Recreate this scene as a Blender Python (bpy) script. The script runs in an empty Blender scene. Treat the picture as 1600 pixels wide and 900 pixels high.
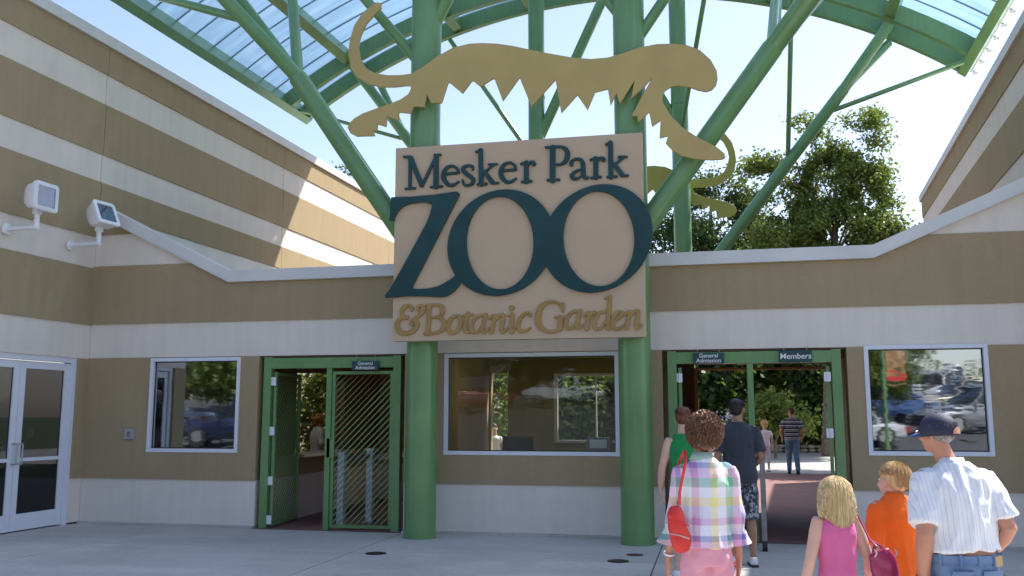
import bpy, bmesh, math, random
import numpy as np
from mathutils import Vector, Matrix, noise, Quaternion
random.seed(7); np.random.seed(7)
S = bpy.context.scene
COL = S.collection
R = math.radians
# ------------------------------------------------------------ camera, world, sun, exposure
CAM = np.array([2.51, -12.61, 1.62]); FPX = 1430.; PITCH = math.atan(200/FPX); YAW = R(12.25)
cd = bpy.data.cameras.new("camera"); cam = bpy.data.objects.new("camera", cd); COL.objects.link(cam)
cam.location = CAM; cam.rotation_euler = (R(90)+PITCH, 0, YAW)
cd.sensor_width = 36; cd.lens = FPX/1600*36; cd.clip_end = 3000; cd.clip_start = .1
S.camera = cam
SUN_AZ, SUN_EL = 50., 53.           # azimuth from +y toward +x
w = bpy.data.worlds.new("World"); S.world = w; w.use_nodes = True
nt = w.node_tree; bg = nt.nodes['Background']
sky = nt.nodes.new('ShaderNodeTexSky'); sky.sky_type = 'NISHITA'; sky.sun_disc = False
sky.sun_elevation = R(SUN_EL); sky.sun_rotation = R(SUN_AZ)
sky.air_density = 1.0; sky.dust_density = 1.1; sky.ozone_density = 1.0
wb = nt.nodes.new('ShaderNodeMix'); wb.data_type = 'RGBA'; wb.blend_type = 'MULTIPLY'; wb.inputs[0].default_value = 1; wb.inputs[7].default_value = (1.04, .945, .97, 1)
nt.links.new(sky.outputs[0], wb.inputs[6]); nt.links.new(wb.outputs[2], bg.inputs[0]); bg.inputs[1].default_value = 0.15
sl = bpy.data.lights.new("sun", 'SUN'); sl.energy = 4.3; sl.angle = R(.6); sl.color = (1, .965, .90)
so = bpy.data.objects.new("sun", sl); COL.objects.link(so)
sd = Vector((math.sin(R(SUN_AZ))*math.cos(R(SUN_EL)), math.cos(R(SUN_AZ))*math.cos(R(SUN_EL)), math.sin(R(SUN_EL))))
so.rotation_euler = sd.to_track_quat('Z', 'Y').to_euler(); so.location = sd*60
S.view_settings.view_transform = 'Standard'; S.view_settings.look = 'None'
S.view_settings.exposure = 1.0; S.view_settings.gamma = 1
# ------------------------------------------------------------ measuring helpers (surveying the photo)
_fw = np.array([-math.sin(YAW), math.cos(YAW), 0]); _rt = np.array([math.cos(YAW), math.sin(YAW), 0]); _up = np.array([0, 0, 1.])
def ray(x, y):
    a, b = x-800, 450-y
    return a*_rt+(FPX*math.cos(PITCH)-b*math.sin(PITCH))*_fw+(b*math.cos(PITCH)+FPX*math.sin(PITCH))*_up
def pt(x, y, T): d = ray(x, y); return CAM+d*((T-CAM[1])/d[1])
def pz(x, y, Z=0.): d = ray(x, y); return CAM+d*((Z-CAM[2])/d[2])
def ps(x, y, X): d = ray(x, y); return CAM+d*((X-CAM[0])/d[0])
def pline(x, y, p, ang):
    a = R(ang); n = np.array([math.cos(a), -math.sin(a)]); d = ray(x, y)
    return CAM+d*((n@(np.array(p[:2])-CAM[:2]))/(n@d[:2]))
def pd(x, y, D): d = ray(x, y); return CAM+d*(D/math.hypot(d[0], d[1]))
# ------------------------------------------------------------ materials
def mat(name): 
    m = bpy.data.materials.new(name); m.use_nodes = True
    return m, m.node_tree, m.node_tree.nodes['Principled BSDF']
def ramp(nt, fac, stops, interp='LINEAR'):
    r = nt.nodes.new('ShaderNodeValToRGB'); r.color_ramp.interpolation = interp
    while len(r.color_ramp.elements) > 1: r.color_ramp.elements.remove(r.color_ramp.elements[0])
    r.color_ramp.elements[0].position = stops[0][0]; r.color_ramp.elements[0].color = (*stops[0][1], 1)
    for p, c in stops[1:]:
        e = r.color_ramp.elements.new(p); e.color = (*c, 1)
    nt.links.new(fac, r.inputs[0]); return r.outputs[0]
def coords(nt, scale=(1, 1, 1), kind='Object'):
    t = nt.nodes.new('ShaderNodeTexCoord'); m = nt.nodes.new('ShaderNodeMapping'); m.inputs['Scale'].default_value = scale
    nt.links.new(t.outputs[kind], m.inputs[0]); return m.outputs[0]
def noisetex(nt, vec, scale, detail=4, rough=.55):
    n = nt.nodes.new('ShaderNodeTexNoise'); n.inputs['Scale'].default_value = scale
    n.inputs['Detail'].default_value = detail; n.inputs['Roughness'].default_value = rough
    nt.links.new(vec, n.inputs['Vector']); return n.outputs[0]
def mathn(nt, op, a, b=None):
    n = nt.nodes.new('ShaderNodeMath'); n.operation = op
    for i, v in enumerate((a, b)):
        if v is None: continue
        if isinstance(v, (int, float)): n.inputs[i].default_value = v
        else: nt.links.new(v, n.inputs[i])
    return n.outputs[0]
def mixc(nt, fac, a, b, mode='MIX'):
    n = nt.nodes.new('ShaderNodeMix'); n.data_type = 'RGBA'; n.blend_type = mode
    for i, v in ((0, fac), (6, a), (7, b)):
        if isinstance(v, (int, float)): n.inputs[i].default_value = v
        elif isinstance(v, tuple): n.inputs[i].default_value = (*v, 1)
        else: nt.links.new(v, n.inputs[i])
    return n.outputs[2]
def bump(nt, b, h, strength=.3, dist=.01):
    n = nt.nodes.new('ShaderNodeBump'); n.inputs['Strength'].default_value = strength; n.inputs['Distance'].default_value = dist
    nt.links.new(h, n.inputs['Height']); nt.links.new(n.outputs[0], b.inputs['Normal'])
def sc(c, k): return tuple(min(1, x*k) for x in c)
def simple(name, col, rough=.6, metal=0, var=.12, nscale=3., bscale=0, bstr=.2, bdist=.004, spec=.5, coat=0, kind='Object'):
    m, nt, b = mat(name); v = coords(nt, kind=kind)
    n = noisetex(nt, v, nscale, 5)
    nt.links.new(ramp(nt, n, [(.3, sc(col, 1-var)), (.7, sc(col, 1+var))]), b.inputs['Base Color'])
    b.inputs['Roughness'].default_value = rough; b.inputs['Metallic'].default_value = metal
    b.inputs['Specular IOR Level'].default_value = spec; b.inputs['Coat Weight'].default_value = coat
    if bscale: bump(nt, b, noisetex(nt, v, bscale, 3), bstr, bdist)
    return m
def stucco(name, col):
    m, nt, b = mat(name); v = coords(nt)
    n1 = noisetex(nt, v, .9, 7, .68); n2 = noisetex(nt, coords(nt, (5, 5, .5)), 1.3, 4); n3 = noisetex(nt, v, 60, 3, .7)
    c = ramp(nt, n1, [(.32, sc(col, .86)), (.68, sc(col, 1.08))])
    c = mixc(nt, .55, c, ramp(nt, n2, [(.3, sc(col, .88)), (.62, sc(col, 1.05))]))
    c = mixc(nt, .30, c, ramp(nt, n3, [(.3, sc(col, .7)), (.7, sc(col, 1.25))]))
    nt.links.new(c, b.inputs['Base Color']); b.inputs['Roughness'].default_value = .92; b.inputs['Specular IOR Level'].default_value = .2
    bump(nt, b, noisetex(nt, v, 130, 3, .7), .5, .004)
    return m
M = {}
M['brown'] = stucco('stucco_brown', (.378, .290, .172))
M['white'] = stucco('stucco_white', (.76, .685, .595))
M['coping'] = simple('coping_metal', (.66, .65, .62), .45, 0, .06, 1.5)
M['flash'] = simple('roof_membrane', (.74, .72, .62), .7, 0, .08, 1.5)
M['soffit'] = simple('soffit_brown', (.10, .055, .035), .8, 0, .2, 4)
def greenpaint():
    m, nt, b = mat('green_paint'); v = coords(nt)
    c = ramp(nt, noisetex(nt, v, 1.6, 5), [(.3, (.115, .240, .085)), (.7, (.155, .305, .112))])
    st = noisetex(nt, coords(nt, (14, 14, .6)), 1.2, 5, .7)
    c = mixc(nt, mathn(nt, 'MULTIPLY', ramp(nt, st, [(.5, (0, 0, 0)), (.75, (1, 1, 1))]), .22), c, (.30, .42, .32))
    nt.links.new(c, b.inputs['Base Color']); b.inputs['Roughness'].default_value = .28; b.inputs['Specular IOR Level'].default_value = .6
    bump(nt, b, noisetex(nt, v, 25, 3), .05, .003); return m
M['green'] = greenpaint()
M['sign'] = simple('sign_panel_tan', (.52, .385, .25), .55, 0, .05, 1.2, 90, .15, .001)
M['teal'] = simple('letter_teal', (.012, .050, .050), .32, 0, .12, 4, spec=.35)
M['gold'] = simple('letter_gold', (.34, .205, .055), .45, 0, .12, 6)
M['tiger'] = simple('tiger_gold', (.46, .335, .11), .42, 0, .08, 1.4)
M['frame'] = simple('window_frame_white', (.72, .73, .78), .35, 0, .03, 2)
M['steel'] = simple('brushed_steel', (.5, .5, .5), .3, .9, .1, 20)
M['white_paint'] = simple('lamp_white', (.78, .78, .80), .35, 0, .03, 3)
M['black'] = simple('black_rubber', (.015, .015, .016), .5, 0, .2, 9)
M['sign_teal'] = simple('small_sign_teal', (.008, .05, .06), .4)
M['print'] = simple('print_white', (.8, .8, .78), .5, 0, .02)
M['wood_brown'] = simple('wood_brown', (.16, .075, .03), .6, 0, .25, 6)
M['olive'] = simple('booth_wall_olive', (.36, .31, .12), .8, 0, .1, 2)
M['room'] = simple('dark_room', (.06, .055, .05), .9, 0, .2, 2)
M['orange_lit_edge'] = simple('orange_lit_edge', (.55, .32, .10), .6)  # lit edge of the rear doorway, put into the colour
M['greywood'] = simple('grey_wood', (.28, .25, .23), .7, 0, .3, 9, 30, .3)
def glass(name, gl, tint, rough=.015, wob=.0):
    m = bpy.data.materials.new(name); m.use_nodes = True; nt = m.node_tree; nt.nodes.clear()
    o = nt.nodes.new('ShaderNodeOutputMaterial'); g = nt.nodes.new('ShaderNodeBsdfGlossy'); t = nt.nodes.new('ShaderNodeBsdfTransparent')
    mx = nt.nodes.new('ShaderNodeMixShader'); fr = nt.nodes.new('ShaderNodeFresnel'); gm = nt.nodes.new('ShaderNodeNewGeometry'); mr = nt.nodes.new('ShaderNodeMapRange'); mr.inputs[3].default_value = 1.5; mr.inputs[4].default_value = 1/1.5
    nt.links.new(gm.outputs['Backfacing'], mr.inputs[0]); nt.links.new(mr.outputs[0], fr.inputs[0])
    g.inputs['Roughness'].default_value = rough; g.inputs['Color'].default_value = (.85, .9, .95, 1); t.inputs[0].default_value = (*tint, 1)
    f = mathn(nt, 'MAXIMUM', fr.outputs[0], gl)
    nt.links.new(f, mx.inputs[0]); nt.links.new(t.outputs[0], mx.inputs[1]); nt.links.new(g.outputs[0], mx.inputs[2]); nt.links.new(mx.outputs[0], o.inputs[0])
    if wob:
        bp = nt.nodes.new('ShaderNodeBump'); bp.inputs['Strength'].default_value = wob; bp.inputs['Distance'].default_value = .02
        nt.links.new(noisetex(nt, coords(nt, (1, 1, 3)), 2.2, 2), bp.inputs['Height']); nt.links.new(bp.outputs[0], g.inputs['Normal'])
    return m
M['glass_mirror'] = glass('tinted_window_glass', .46, (.10, .12, .12), .028, .03)
M['glass_booth'] = glass('booth_glass', .06, (.85, .9, .86), .03, .03)
M['glass_door'] = glass('door_glass', .05, (.25, .25, .27), .02, .02)
M['glass_lamp'] = glass('lamp_glass', .12, (.5, .55, .6), .03)
def polycarb():
    m = bpy.data.materials.new('polycarbonate_blue'); m.use_nodes = True; nt = m.node_tree; nt.nodes.clear()
    o = nt.nodes.new('ShaderNodeOutputMaterial'); v = coords(nt)
    n = noisetex(nt, coords(nt, (.6, 5, .6)), 1.5, 4)
    tr = nt.nodes.new('ShaderNodeBsdfTransparent'); nt.links.new(ramp(nt, n, [(.3, (.62, .74, .80)), (.7, (.74, .84, .88))]), tr.inputs[0])
    tl = nt.nodes.new('ShaderNodeBsdfTranslucent'); nt.links.new(ramp(nt, n, [(.3, (.36, .48, .58)), (.7, (.45, .57, .66))]), tl.inputs[0])
    a = nt.nodes.new('ShaderNodeMixShader'); a.inputs[0].default_value = .80
    nt.links.new(tr.outputs[0], a.inputs[1]); nt.links.new(tl.outputs[0], a.inputs[2])
    g = nt.nodes.new('ShaderNodeBsdfGlossy'); g.inputs['Roughness'].default_value = .15
    b = nt.nodes.new('ShaderNodeMixShader'); b.inputs[0].default_value = .06
    nt.links.new(a.outputs[0], b.inputs[1]); nt.links.new(g.outputs[0], b.inputs[2]); nt.links.new(b.outputs[0], o.inputs[0])
    return m
M['poly'] = polycarb()
def concrete(name, col):
    m, nt, b = mat(name); v = coords(nt, kind='Object'); 
    g = nt.nodes.new('ShaderNodeNewGeometry'); P = g.outputs['Position']
    c = ramp(nt, noisetex(nt, P, .35, 6, .6), [(.32, sc(col, .68)), (.68, sc(col, 1.16))])  # broad blotches here and below: stains and soft shadow patches put in the colour
    mp = nt.nodes.new('ShaderNodeMapping'); mp.inputs['Scale'].default_value = (.5, 1.6, 1); mp.inputs['Rotation'].default_value = (0, 0, .5); nt.links.new(P, mp.inputs[0])
    c = mixc(nt, .45, c, ramp(nt, noisetex(nt, mp.outputs[0], .9, 5, .65), [(.38, sc(col, .62)), (.62, sc(col, 1.10))]))
    c = mixc(nt, .35, c, ramp(nt, noisetex(nt, P, 14, 5, .7), [(.3, sc(col, .72)), (.7, sc(col, 1.2))]))
    sp = ramp(nt, noisetex(nt, P, 4.2, 2, .4), [(.70, (0, 0, 0)), (.78, (1, 1, 1))])
    c = mixc(nt, mathn(nt, 'MULTIPLY', sp, .35), c, sc(col, .45))
    nt.links.new(c, b.inputs['Base Color']); b.inputs['Roughness'].default_value = .75
    bump(nt, b, noisetex(nt, P, 90, 3, .7), .35, .003); return m
M['conc'] = concrete('concrete', (.56, .53, .48))
M['conc_far'] = concrete('concrete_far', (.43, .42, .38))
def brickmat():
    m, nt, b = mat('brick_paving'); g = nt.nodes.new('ShaderNodeNewGeometry')
    t = nt.nodes.new('ShaderNodeTexBrick'); nt.links.new(g.outputs['Position'], t.inputs['Vector'])
    t.inputs['Scale'].default_value = 1; t.inputs['Brick Width'].default_value = .2; t.inputs['Row Height'].default_value = .1; t.inputs['Mortar Size'].default_value = .006
    t.inputs['Color1'].default_value = (.30, .13, .105, 1); t.inputs['Color2'].default_value = (.21, .095, .08, 1); t.inputs['Mortar'].default_value = (.2, .17, .15, 1)
    nt.links.new(mixc(nt, .3, t.outputs[0], ramp(nt, noisetex(nt, g.outputs['Position'], .8, 5), [(.3, (.18, .085, .075)), (.7, (.32, .17, .14))])), b.inputs['Base Color'])
    b.inputs['Roughness'].default_value = .7; bump(nt, b, t.outputs[1], -.4, .004); return m
M['brick'] = brickmat(); M['joint'] = simple('joint_filler', (.16, .15, .135), .9, 0, .2, 3)
M['grass'] = simple('grass', (.07, .11, .035), .95, 0, .45, 3, 40, .6, .05)
M['asphalt'] = simple('asphalt', (.06, .06, .062), .9, 0, .25, 2, 60, .4, .01)
M['bark'] = simple('bark', (.20, .165, .12), .9, 0, .4, 6, 12, .7, .03)
def leafmat(name, c1, c2, tr=.45):
    m = bpy.data.materials.new(name); m.use_nodes = True; nt = m.node_tree; nt.nodes.clear()
    o = nt.nodes.new('ShaderNodeOutputMaterial'); g = nt.nodes.new('ShaderNodeNewGeometry')
    n = noisetex(nt, g.outputs['Position'], .5, 3)
    base = ramp(nt, n, [(.35, c1), (.65, c2)])
    ri = mixc(nt, mathn(nt, 'MULTIPLY', g.outputs['Random Per Island'], .6), base, sc(c2, 1.35))
    d = nt.nodes.new('ShaderNodeBsdfPrincipled'); d.inputs['Roughness'].default_value = .45; d.inputs['Specular IOR Level'].default_value = .35
    t = nt.nodes.new('ShaderNodeBsdfTranslucent'); mx = nt.nodes.new('ShaderNodeMixShader'); mx.inputs[0].default_value = tr
    nt.links.new(ri, d.inputs['Base Color']); nt.links.new(mixc(nt, .6, ri, (.22, .30, .03)), t.inputs[0])
    nt.links.new(d.outputs[0], mx.inputs[1]); nt.links.new(t.outputs[0], mx.inputs[2]); nt.links.new(mx.outputs[0], o.inputs[0]); return m
M['leaf'] = leafmat('leaf_green', (.070, .100, .028), (.165, .205, .055))
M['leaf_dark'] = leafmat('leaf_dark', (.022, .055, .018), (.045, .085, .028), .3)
M['leaf_lime'] = leafmat('leaf_lime', (.13, .18, .04), (.20, .24, .06), .5)
# ------------------------------------------------------------ object helpers
def tag(o, label=None, cat=None, group=None, kind=None):
    if label: o['label'] = label
    if cat: o['category'] = cat
    if group: o['group'] = group
    if kind: o['kind'] = kind
    return o
def empty(name, loc=(0, 0, 0), label=None, cat=None, group=None, rz=0):
    o = bpy.data.objects.new(name, None); COL.objects.link(o); o.location = loc; o.rotation_euler = (0, 0, rz); o.empty_display_size = .2
    return tag(o, label, cat, group)
def link(name, me, parent=None, m=None, smooth=False):
    if m is not None and not me.materials: me.materials.append(m)
    o = bpy.data.objects.new(name, me); COL.objects.link(o)
    if parent is not None: o.parent = parent
    if smooth: me.polygons.foreach_set('use_smooth', [True]*len(me.polygons))
    return o
class MB:
    def __init__(s): s.v = []; s.f = []
    def add(s, v, f):
        k = len(s.v); s.v += [tuple(map(float, p)) for p in v]; s.f += [tuple(i+k for i in q) for q in f]; return s
    def box(s, a, b):
        x0, y0, z0 = a; x1, y1, z1 = b
        return s.add([(x0, y0, z0), (x1, y0, z0), (x1, y1, z0), (x0, y1, z0), (x0, y0, z1), (x1, y0, z1), (x1, y1, z1), (x0, y1, z1)],
                     [(0, 3, 2, 1), (4, 5, 6, 7), (0, 1, 5, 4), (1, 2, 6, 5), (2, 3, 7, 6), (3, 0, 4, 7)])
    def prism(s, poly, y0, y1):          # polygon in (x,z), between y0 and y1
        n = len(poly); v = [(x, y0, z) for x, z in poly]+[(x, y1, z) for x, z in poly]
        return s.add(v, [tuple(range(n)), tuple(range(2*n-1, n-1, -1))]+[(i, i+n, (i+1) % n+n, (i+1) % n) for i in range(n)])
    def loft(s, P, ra, rb=None, side=None, n=12, cap=True, rnd=False):
        P = [Vector(p) for p in P]; rb = rb or ra; rings = []
        k = len(P)
        T = [(P[min(i+1, k-1)]-P[max(i-1, 0)]).normalized() for i in range(k)]
        if rnd:
            e0, e1 = .45*min(ra[0], rb[0]), .45*min(ra[-1], rb[-1])
            P = [P[0]-T[0]*e0]+P+[P[-1]+T[-1]*e1]; T = [T[0]]+T+[T[-1]]
            ra = [ra[0]*.62]+list(ra)+[ra[-1]*.62]; rb = [rb[0]*.62]+list(rb)+[rb[-1]*.62]; k += 2
        sd = Vector(side) if side else (Vector((1, 0, 0)) if abs(T[0].x) < .8 else Vector((0, 0, 1)))
        base = len(s.v)
        for p, t, a, b in zip(P, T, ra, rb):
            u = (sd-t*sd.dot(t)).normalized(); w_ = t.cross(u)
            for j in range(n):
                an = 2*math.pi*j/n; q = p+u*(a*math.cos(an))+w_*(b*math.sin(an)); s.v.append(tuple(q))
        for i in range(k-1):
            for j in range(n):
                a = base+i*n+j; b = base+i*n+(j+1) % n; s.f.append((a, b, b+n, a+n))
        if cap:
            s.f.append(tuple(base+j for j in range(n-1, -1, -1))); s.f.append(tuple(base+(k-1)*n+j for j in range(n)))
        return s
    def tube(s, a, b, r, n=12, r2=None): return s.loft([a, b], [r, r2 if r2 is not None else r], n=n)
    def ell(s, c, r, n=14, m=8, rot=None):
        c = Vector(c); base = len(s.v); vs = []
        for i in range(1, m):
            th = math.pi*i/m
            for j in range(n):
                ph = 2*math.pi*j/n; vs.append(Vector((r[0]*math.sin(th)*math.cos(ph), r[1]*math.sin(th)*math.sin(ph), r[2]*math.cos(th))))
        vs += [Vector((0, 0, r[2])), Vector((0, 0, -r[2]))]
        if rot is not None: vs = [rot@q for q in vs]
        f = []
        for i in range(m-2):
            for j in range(n): f.append((i*n+j, (i+1)*n+j, (i+1)*n+(j+1) % n, i*n+(j+1) % n))
        t0 = (m-1)*n
        for j in range(n): f.append((t0, j, (j+1) % n)); f.append((t0+1, (m-2)*n+(j+1) % n, (m-2)*n+j))
        return s.add([c+q for q in vs], f)
    def xf(s, mtx): s.v = [tuple(mtx@Vector(p)) for p in s.v]; return s
    def mesh(s, name):
        me = bpy.data.meshes.new(name); me.from_pydata(s.v, [], s.f); me.update(); return me
    def build(s, name, m, parent=None, smooth=False, bevel=0, fix=False):
        me = s.mesh(name)
        if bevel or fix:
            bm = bmesh.new(); bm.from_mesh(me)
            if fix: bmesh.ops.recalc_face_normals(bm, faces=bm.faces)
            if bevel: bmesh.ops.bevel(bm, geom=[e for e in bm.edges if e.calc_length() > bevel*2.5], offset=bevel, segments=2, profile=.6, affect='EDGES', clamp_overlap=True)
            bm.to_mesh(me); bm.free()
        o = link(name, me, parent, m)
        if smooth: smooth_by_angle(me)
        return o
def smooth_by_angle(me, ang=40):
    me.polygons.foreach_set('use_smooth', [True]*len(me.polygons))
    bm = bmesh.new(); bm.from_mesh(me); a = R(ang)
    for e in bm.edges:
        if len(e.link_faces) == 2 and e.calc_face_angle(0) > a: e.smooth = False
    bm.to_mesh(me); bm.free()
def evaluated(o):
    dg = bpy.context.evaluated_depsgraph_get(); me = bpy.data.meshes.new_from_object(o.evaluated_get(dg), depsgraph=dg)
    return me
def remeshed(mb, vox, smooth=4, fac=.5, fix=True):
    me = mb.mesh('tmp')
    if fix:
        bm = bmesh.new(); bm.from_mesh(me); bmesh.ops.recalc_face_normals(bm, faces=bm.faces); bm.to_mesh(me); bm.free()
    o = bpy.data.objects.new('tmp', me); COL.objects.link(o)
    md = o.modifiers.new('r', 'REMESH'); md.mode = 'VOXEL'; md.voxel_size = vox
    if smooth: sm = o.modifiers.new('s', 'SMOOTH'); sm.iterations = smooth; sm.factor = fac
    out = evaluated(o); bpy.data.objects.remove(o); bpy.data.meshes.remove(me)
    out.polygons.foreach_set('use_smooth', [True]*len(out.polygons))
    return out
def displace(me, fn):
    n = len(me.vertices); co = np.empty(n*3, 'f'); me.vertices.foreach_get('co', co); co = co.reshape(-1, 3)
    no = np.empty(n*3, 'f'); me.vertex_normals.foreach_get('vector', no); no = no.reshape(-1, 3)
    d = np.array([fn(p) for p in co], 'f'); co = co+no*d[:, None]
    me.vertices.foreach_set('co', co.ravel()); me.update(); return me
# 2D outline shapes: flat plates cut from polygons or from variable-width strokes
def curve_plate(name, loops, depth, bevel, parent, m, T, bres=1):
    cu = bpy.data.curves.new(name, 'CURVE'); cu.dimensions = '2D'; cu.fill_mode = 'BOTH'; cu.extrude = max(depth/2-bevel, .0005); cu.bevel_depth = bevel; cu.bevel_resolution = bres
    for lp in loops:
        sp = cu.splines.new('POLY'); sp.points.add(len(lp)-1); sp.use_cyclic_u = True
        sp.points.foreach_set('co', [c for x, z in lp for c in (x, z, 0, 1)])
    o = bpy.data.objects.new(name, cu); COL.objects.link(o)
    me = evaluated(o); bpy.data.objects.remove(o)
    me.transform(Matrix.Translation((0, T, 0))@Matrix.Rotation(R(90), 4, 'X')); me.name = name
    me.materials.clear()
    ob = link(name, me, parent, m); smooth_by_angle(me, 50); return ob
def crom(P, per=7):
    P = np.array(P, float)
    if len(P) < 3:
        return np.array([P[0]+(P[-1]-P[0])*k/per for k in range(per+1)])
    Q = np.vstack([2*P[0]-P[1], P, 2*P[-1]-P[-2]]); out = []
    for i in range(1, len(Q)-2):
        for k in range(per):
            t = k/per; a, b, c, d = Q[i-1:i+3]
            out.append(.5*((2*b)+(-a+c)*t+(2*a-5*b+4*c-d)*t*t+(-a+3*b-3*c+d)*t**3))
    out.append(P[-1]); return np.array(out)
def stroke_loops(strokes, cell):
    segs = []
    for st in strokes:
        p = crom(st); segs += [(p[i], p[i+1]) for i in range(len(p)-1)]
    A = np.array([a for a, b in segs]); B = np.array([b for a, b in segs])
    pad = max(A[:, 2].max(), B[:, 2].max())+2*cell
    x0, y0 = np.minimum(A, B)[:, :2].min(0)-pad; x1, y1 = np.maximum(A, B)[:, :2].max(0)+pad
    xs = np.arange(x0, x1, cell); ys = np.arange(y0, y1, cell)
    X, Y = np.meshgrid(xs, ys, indexing='ij'); D = np.full(X.shape, 1e9)
    for a, b in zip(A, B):
        d = b[:2]-a[:2]; L = max(d@d, 1e-9)
        t = np.clip(((X-a[0])*d[0]+(Y-a[1])*d[1])/L, 0, 1)
        D = np.minimum(D, np.hypot(X-a[0]-t*d[0], Y-a[1]-t*d[1])-(a[2]+(b[2]-a[2])*t)/2)
    def ip(i, j, k, l):
        a, b = D[i, j], D[k, l]; t = a/(a-b); return ((xs[i]+(xs[k]-xs[i])*t), (ys[j]+(ys[l]-ys[j])*t))
    inside = D < 0; nxt = {}
    c = inside[:-1, :-1].astype(int)+2*inside[1:, :-1]+4*inside[1:, 1:]+8*inside[:-1, 1:]
    for i, j in zip(*np.where((c > 0) & (c < 15))):
        e = {0: ('h', i, j), 1: ('v', i+1, j), 2: ('h', i, j+1), 3: ('v', i, j)}
        tab = {1: [(3, 0)], 2: [(0, 1)], 3: [(3, 1)], 4: [(1, 2)], 5: [(3, 0), (1, 2)], 6: [(0, 2)], 7: [(3, 2)], 8: [(2, 3)], 9: [(2, 0)], 10: [(0, 1), (2, 3)], 11: [(2, 1)], 12: [(1, 3)], 13: [(1, 0)], 14: [(0, 3)]}
        for a, b in tab[c[i, j]]: nxt[e[a]] = e[b]
    loops = []
    while nxt:
        s0 = next(iter(nxt)); lp = []; k = s0
        while k in nxt:
            lp.append(k); k = nxt.pop(k)
        pts = [ip(i, j, i+1, j) if h == 'h' else ip(i, j, i, j+1) for h, i, j in lp]
        if len(pts) > 8: loops.append(pts[::2] if len(pts) > 40 else pts)
    return loops
# ============================================================ SETTING: ground, plaza, paving
def sheet(name, pts, z, m, kind='structure', parent=None, thick=0):
    b = MB()
    if thick: b.add([(x, y, z) for x, y in pts]+[(x, y, z-thick) for x, y in pts], [tuple(range(len(pts)))]+[(i, i+len(pts), (i+1) % len(pts)+len(pts), (i+1) % len(pts)) for i in range(len(pts))])
    else: b.add([(x, y, z) for x, y in pts], [tuple(range(len(pts)))])
    o = b.build(name, m, parent)
    if kind: o['kind'] = kind
    return o
def behind_z(y): return min(2.7, max(0., (-y-15)*.09))
b = MB(); ys = [-900, -75, -60, -45, -32, -24, -15, 0, 60, 160, 900]
for i, y in enumerate(ys): b.v += [(-900., float(y), behind_z(y)-.02), (900., float(y), behind_z(y)-.02)]
b.f = [(2*i, 2*i+1, 2*i+3, 2*i+2) for i in range(len(ys)-1)]
b.build('ground', M['grass'])['kind'] = 'structure'
b = MB(); ys = [-58, -45, -32, -24, -16.6]
for y in ys: b.v += [(-45., y, behind_z(y)+.0), (40., y, behind_z(y)+.0)]
b.f = [(2*i, 2*i+1, 2*i+3, 2*i+2) for i in range(len(ys)-1)]
b.build('parking_lot', M['asphalt'])['kind'] = 'structure'
plaza = sheet('plaza', [(-12, -16.5), (12, -16.5), (12, -.0), (-12, -.0)], -.012, M['joint'])
xs = [-12, -8.9, -5.35, -1.78, 1.84, 5.4, 9, 12]; ysl = [-16.5, -13, -9.4, -5.7, -2.02, -.085]
for i in range(len(xs)-1):
    for j in range(len(ysl)-1):
        g = .009
        o = sheet('concrete_slab', [(xs[i]+g, ysl[j]+g), (xs[i+1]-g, ysl[j]+g), (xs[i+1]-g, ysl[j+1]-g), (xs[i]+g, ysl[j+1]-g)], .0, M['conc'], None, plaza, .011)
back = sheet('brick_path', [(-4.1, -.05), (9, -.05), (9, 15.0), (-4.1, 15.0)], .0, M['brick'])
sheet('rear_plaza', [(-30, 15.0), (45, 15.0), (45, 31), (-30, 31)], .002, M['conc_far'])
# storm covers in the concrete
for (x, y, r, lb) in ((587, 865, .125, 'dark round drain cover set in the concrete nearer the left gate'), (966, 877, .125, 'dark round drain cover in the concrete below the right green column'), (976, 873, .10, 'small rust brown cleanout cap touching the right drain cover')):
    p = pz(x, y); p[0] += (.09 if r == .10 else 0); p[1] += (.30 if r == .10 else 0)
    b = MB().loft([(0, 0, -.01), (0, 0, .006)], [r, r], n=24); o = b.build('drain_cover', M['black'] if r > .1 else M['soffit']); o.location = (p[0], p[1], 0)
    tag(o, lb, 'drain cover', 'drain covers in the plaza')
    if r > .1:
        lid = MB().loft([(0, 0, .006), (0, 0, .009)], [r*.8, r*.8], n=20).build('lid', M['steel'] if 0 else M['black'], o)
# ============================================================ ENTRANCE BUILDING
BR, WH = -.022, 0.0            # brown bands stand 22 mm proud of the white ones
ent = empty('entrance_building', (0, 0, 0), 'low striped stucco entrance building with ticket windows behind the big sign', 'building')
SB = 3.60
def clip(poly, a, b_, c):       # keep a*x+b*z<=c
    out = []
    for i in range(len(poly)):
        p, q = poly[i], poly[(i+1) % len(poly)]; fp = a*p[0]+b_*p[1]-c; fq = a*q[0]+b_*q[1]-c
        if fp <= 0: out.append(p)
        if fp*fq < 0: t = fp/(fp-fq); out.append((p[0]+(q[0]-p[0])*t, p[1]+(q[1]-p[1])*t))
    return out
def ctop(x):                    # underside line of the coping
    if x < -4.63: return 3.66+(-4.63-x)*.49
    if x > 4.63: return 3.69+(x-4.63)*.427
    return 3.66+(x+4.63)/9.26*.03
def band(x0, x1, z0, z1, m, nm='wall_band'):
    poly = [(x0, z0), (x1, z0), (x1, z1), (x0, z1)]
    if z1 > 3.6:
        if x1 <= -4.6: poly = clip(poly, .49, 1, 3.66-4.63*.49)
        elif x0 >= 4.6: poly = clip(poly, -.427, 1, 3.69-4.63*.427)
        else: poly = clip(poly, 0, 1, 3.675)
    if len(poly) < 3: return
    MB().prism(poly, BR if m is M['brown'] else WH, .2).build(nm, m, ent, fix=True)
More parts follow.
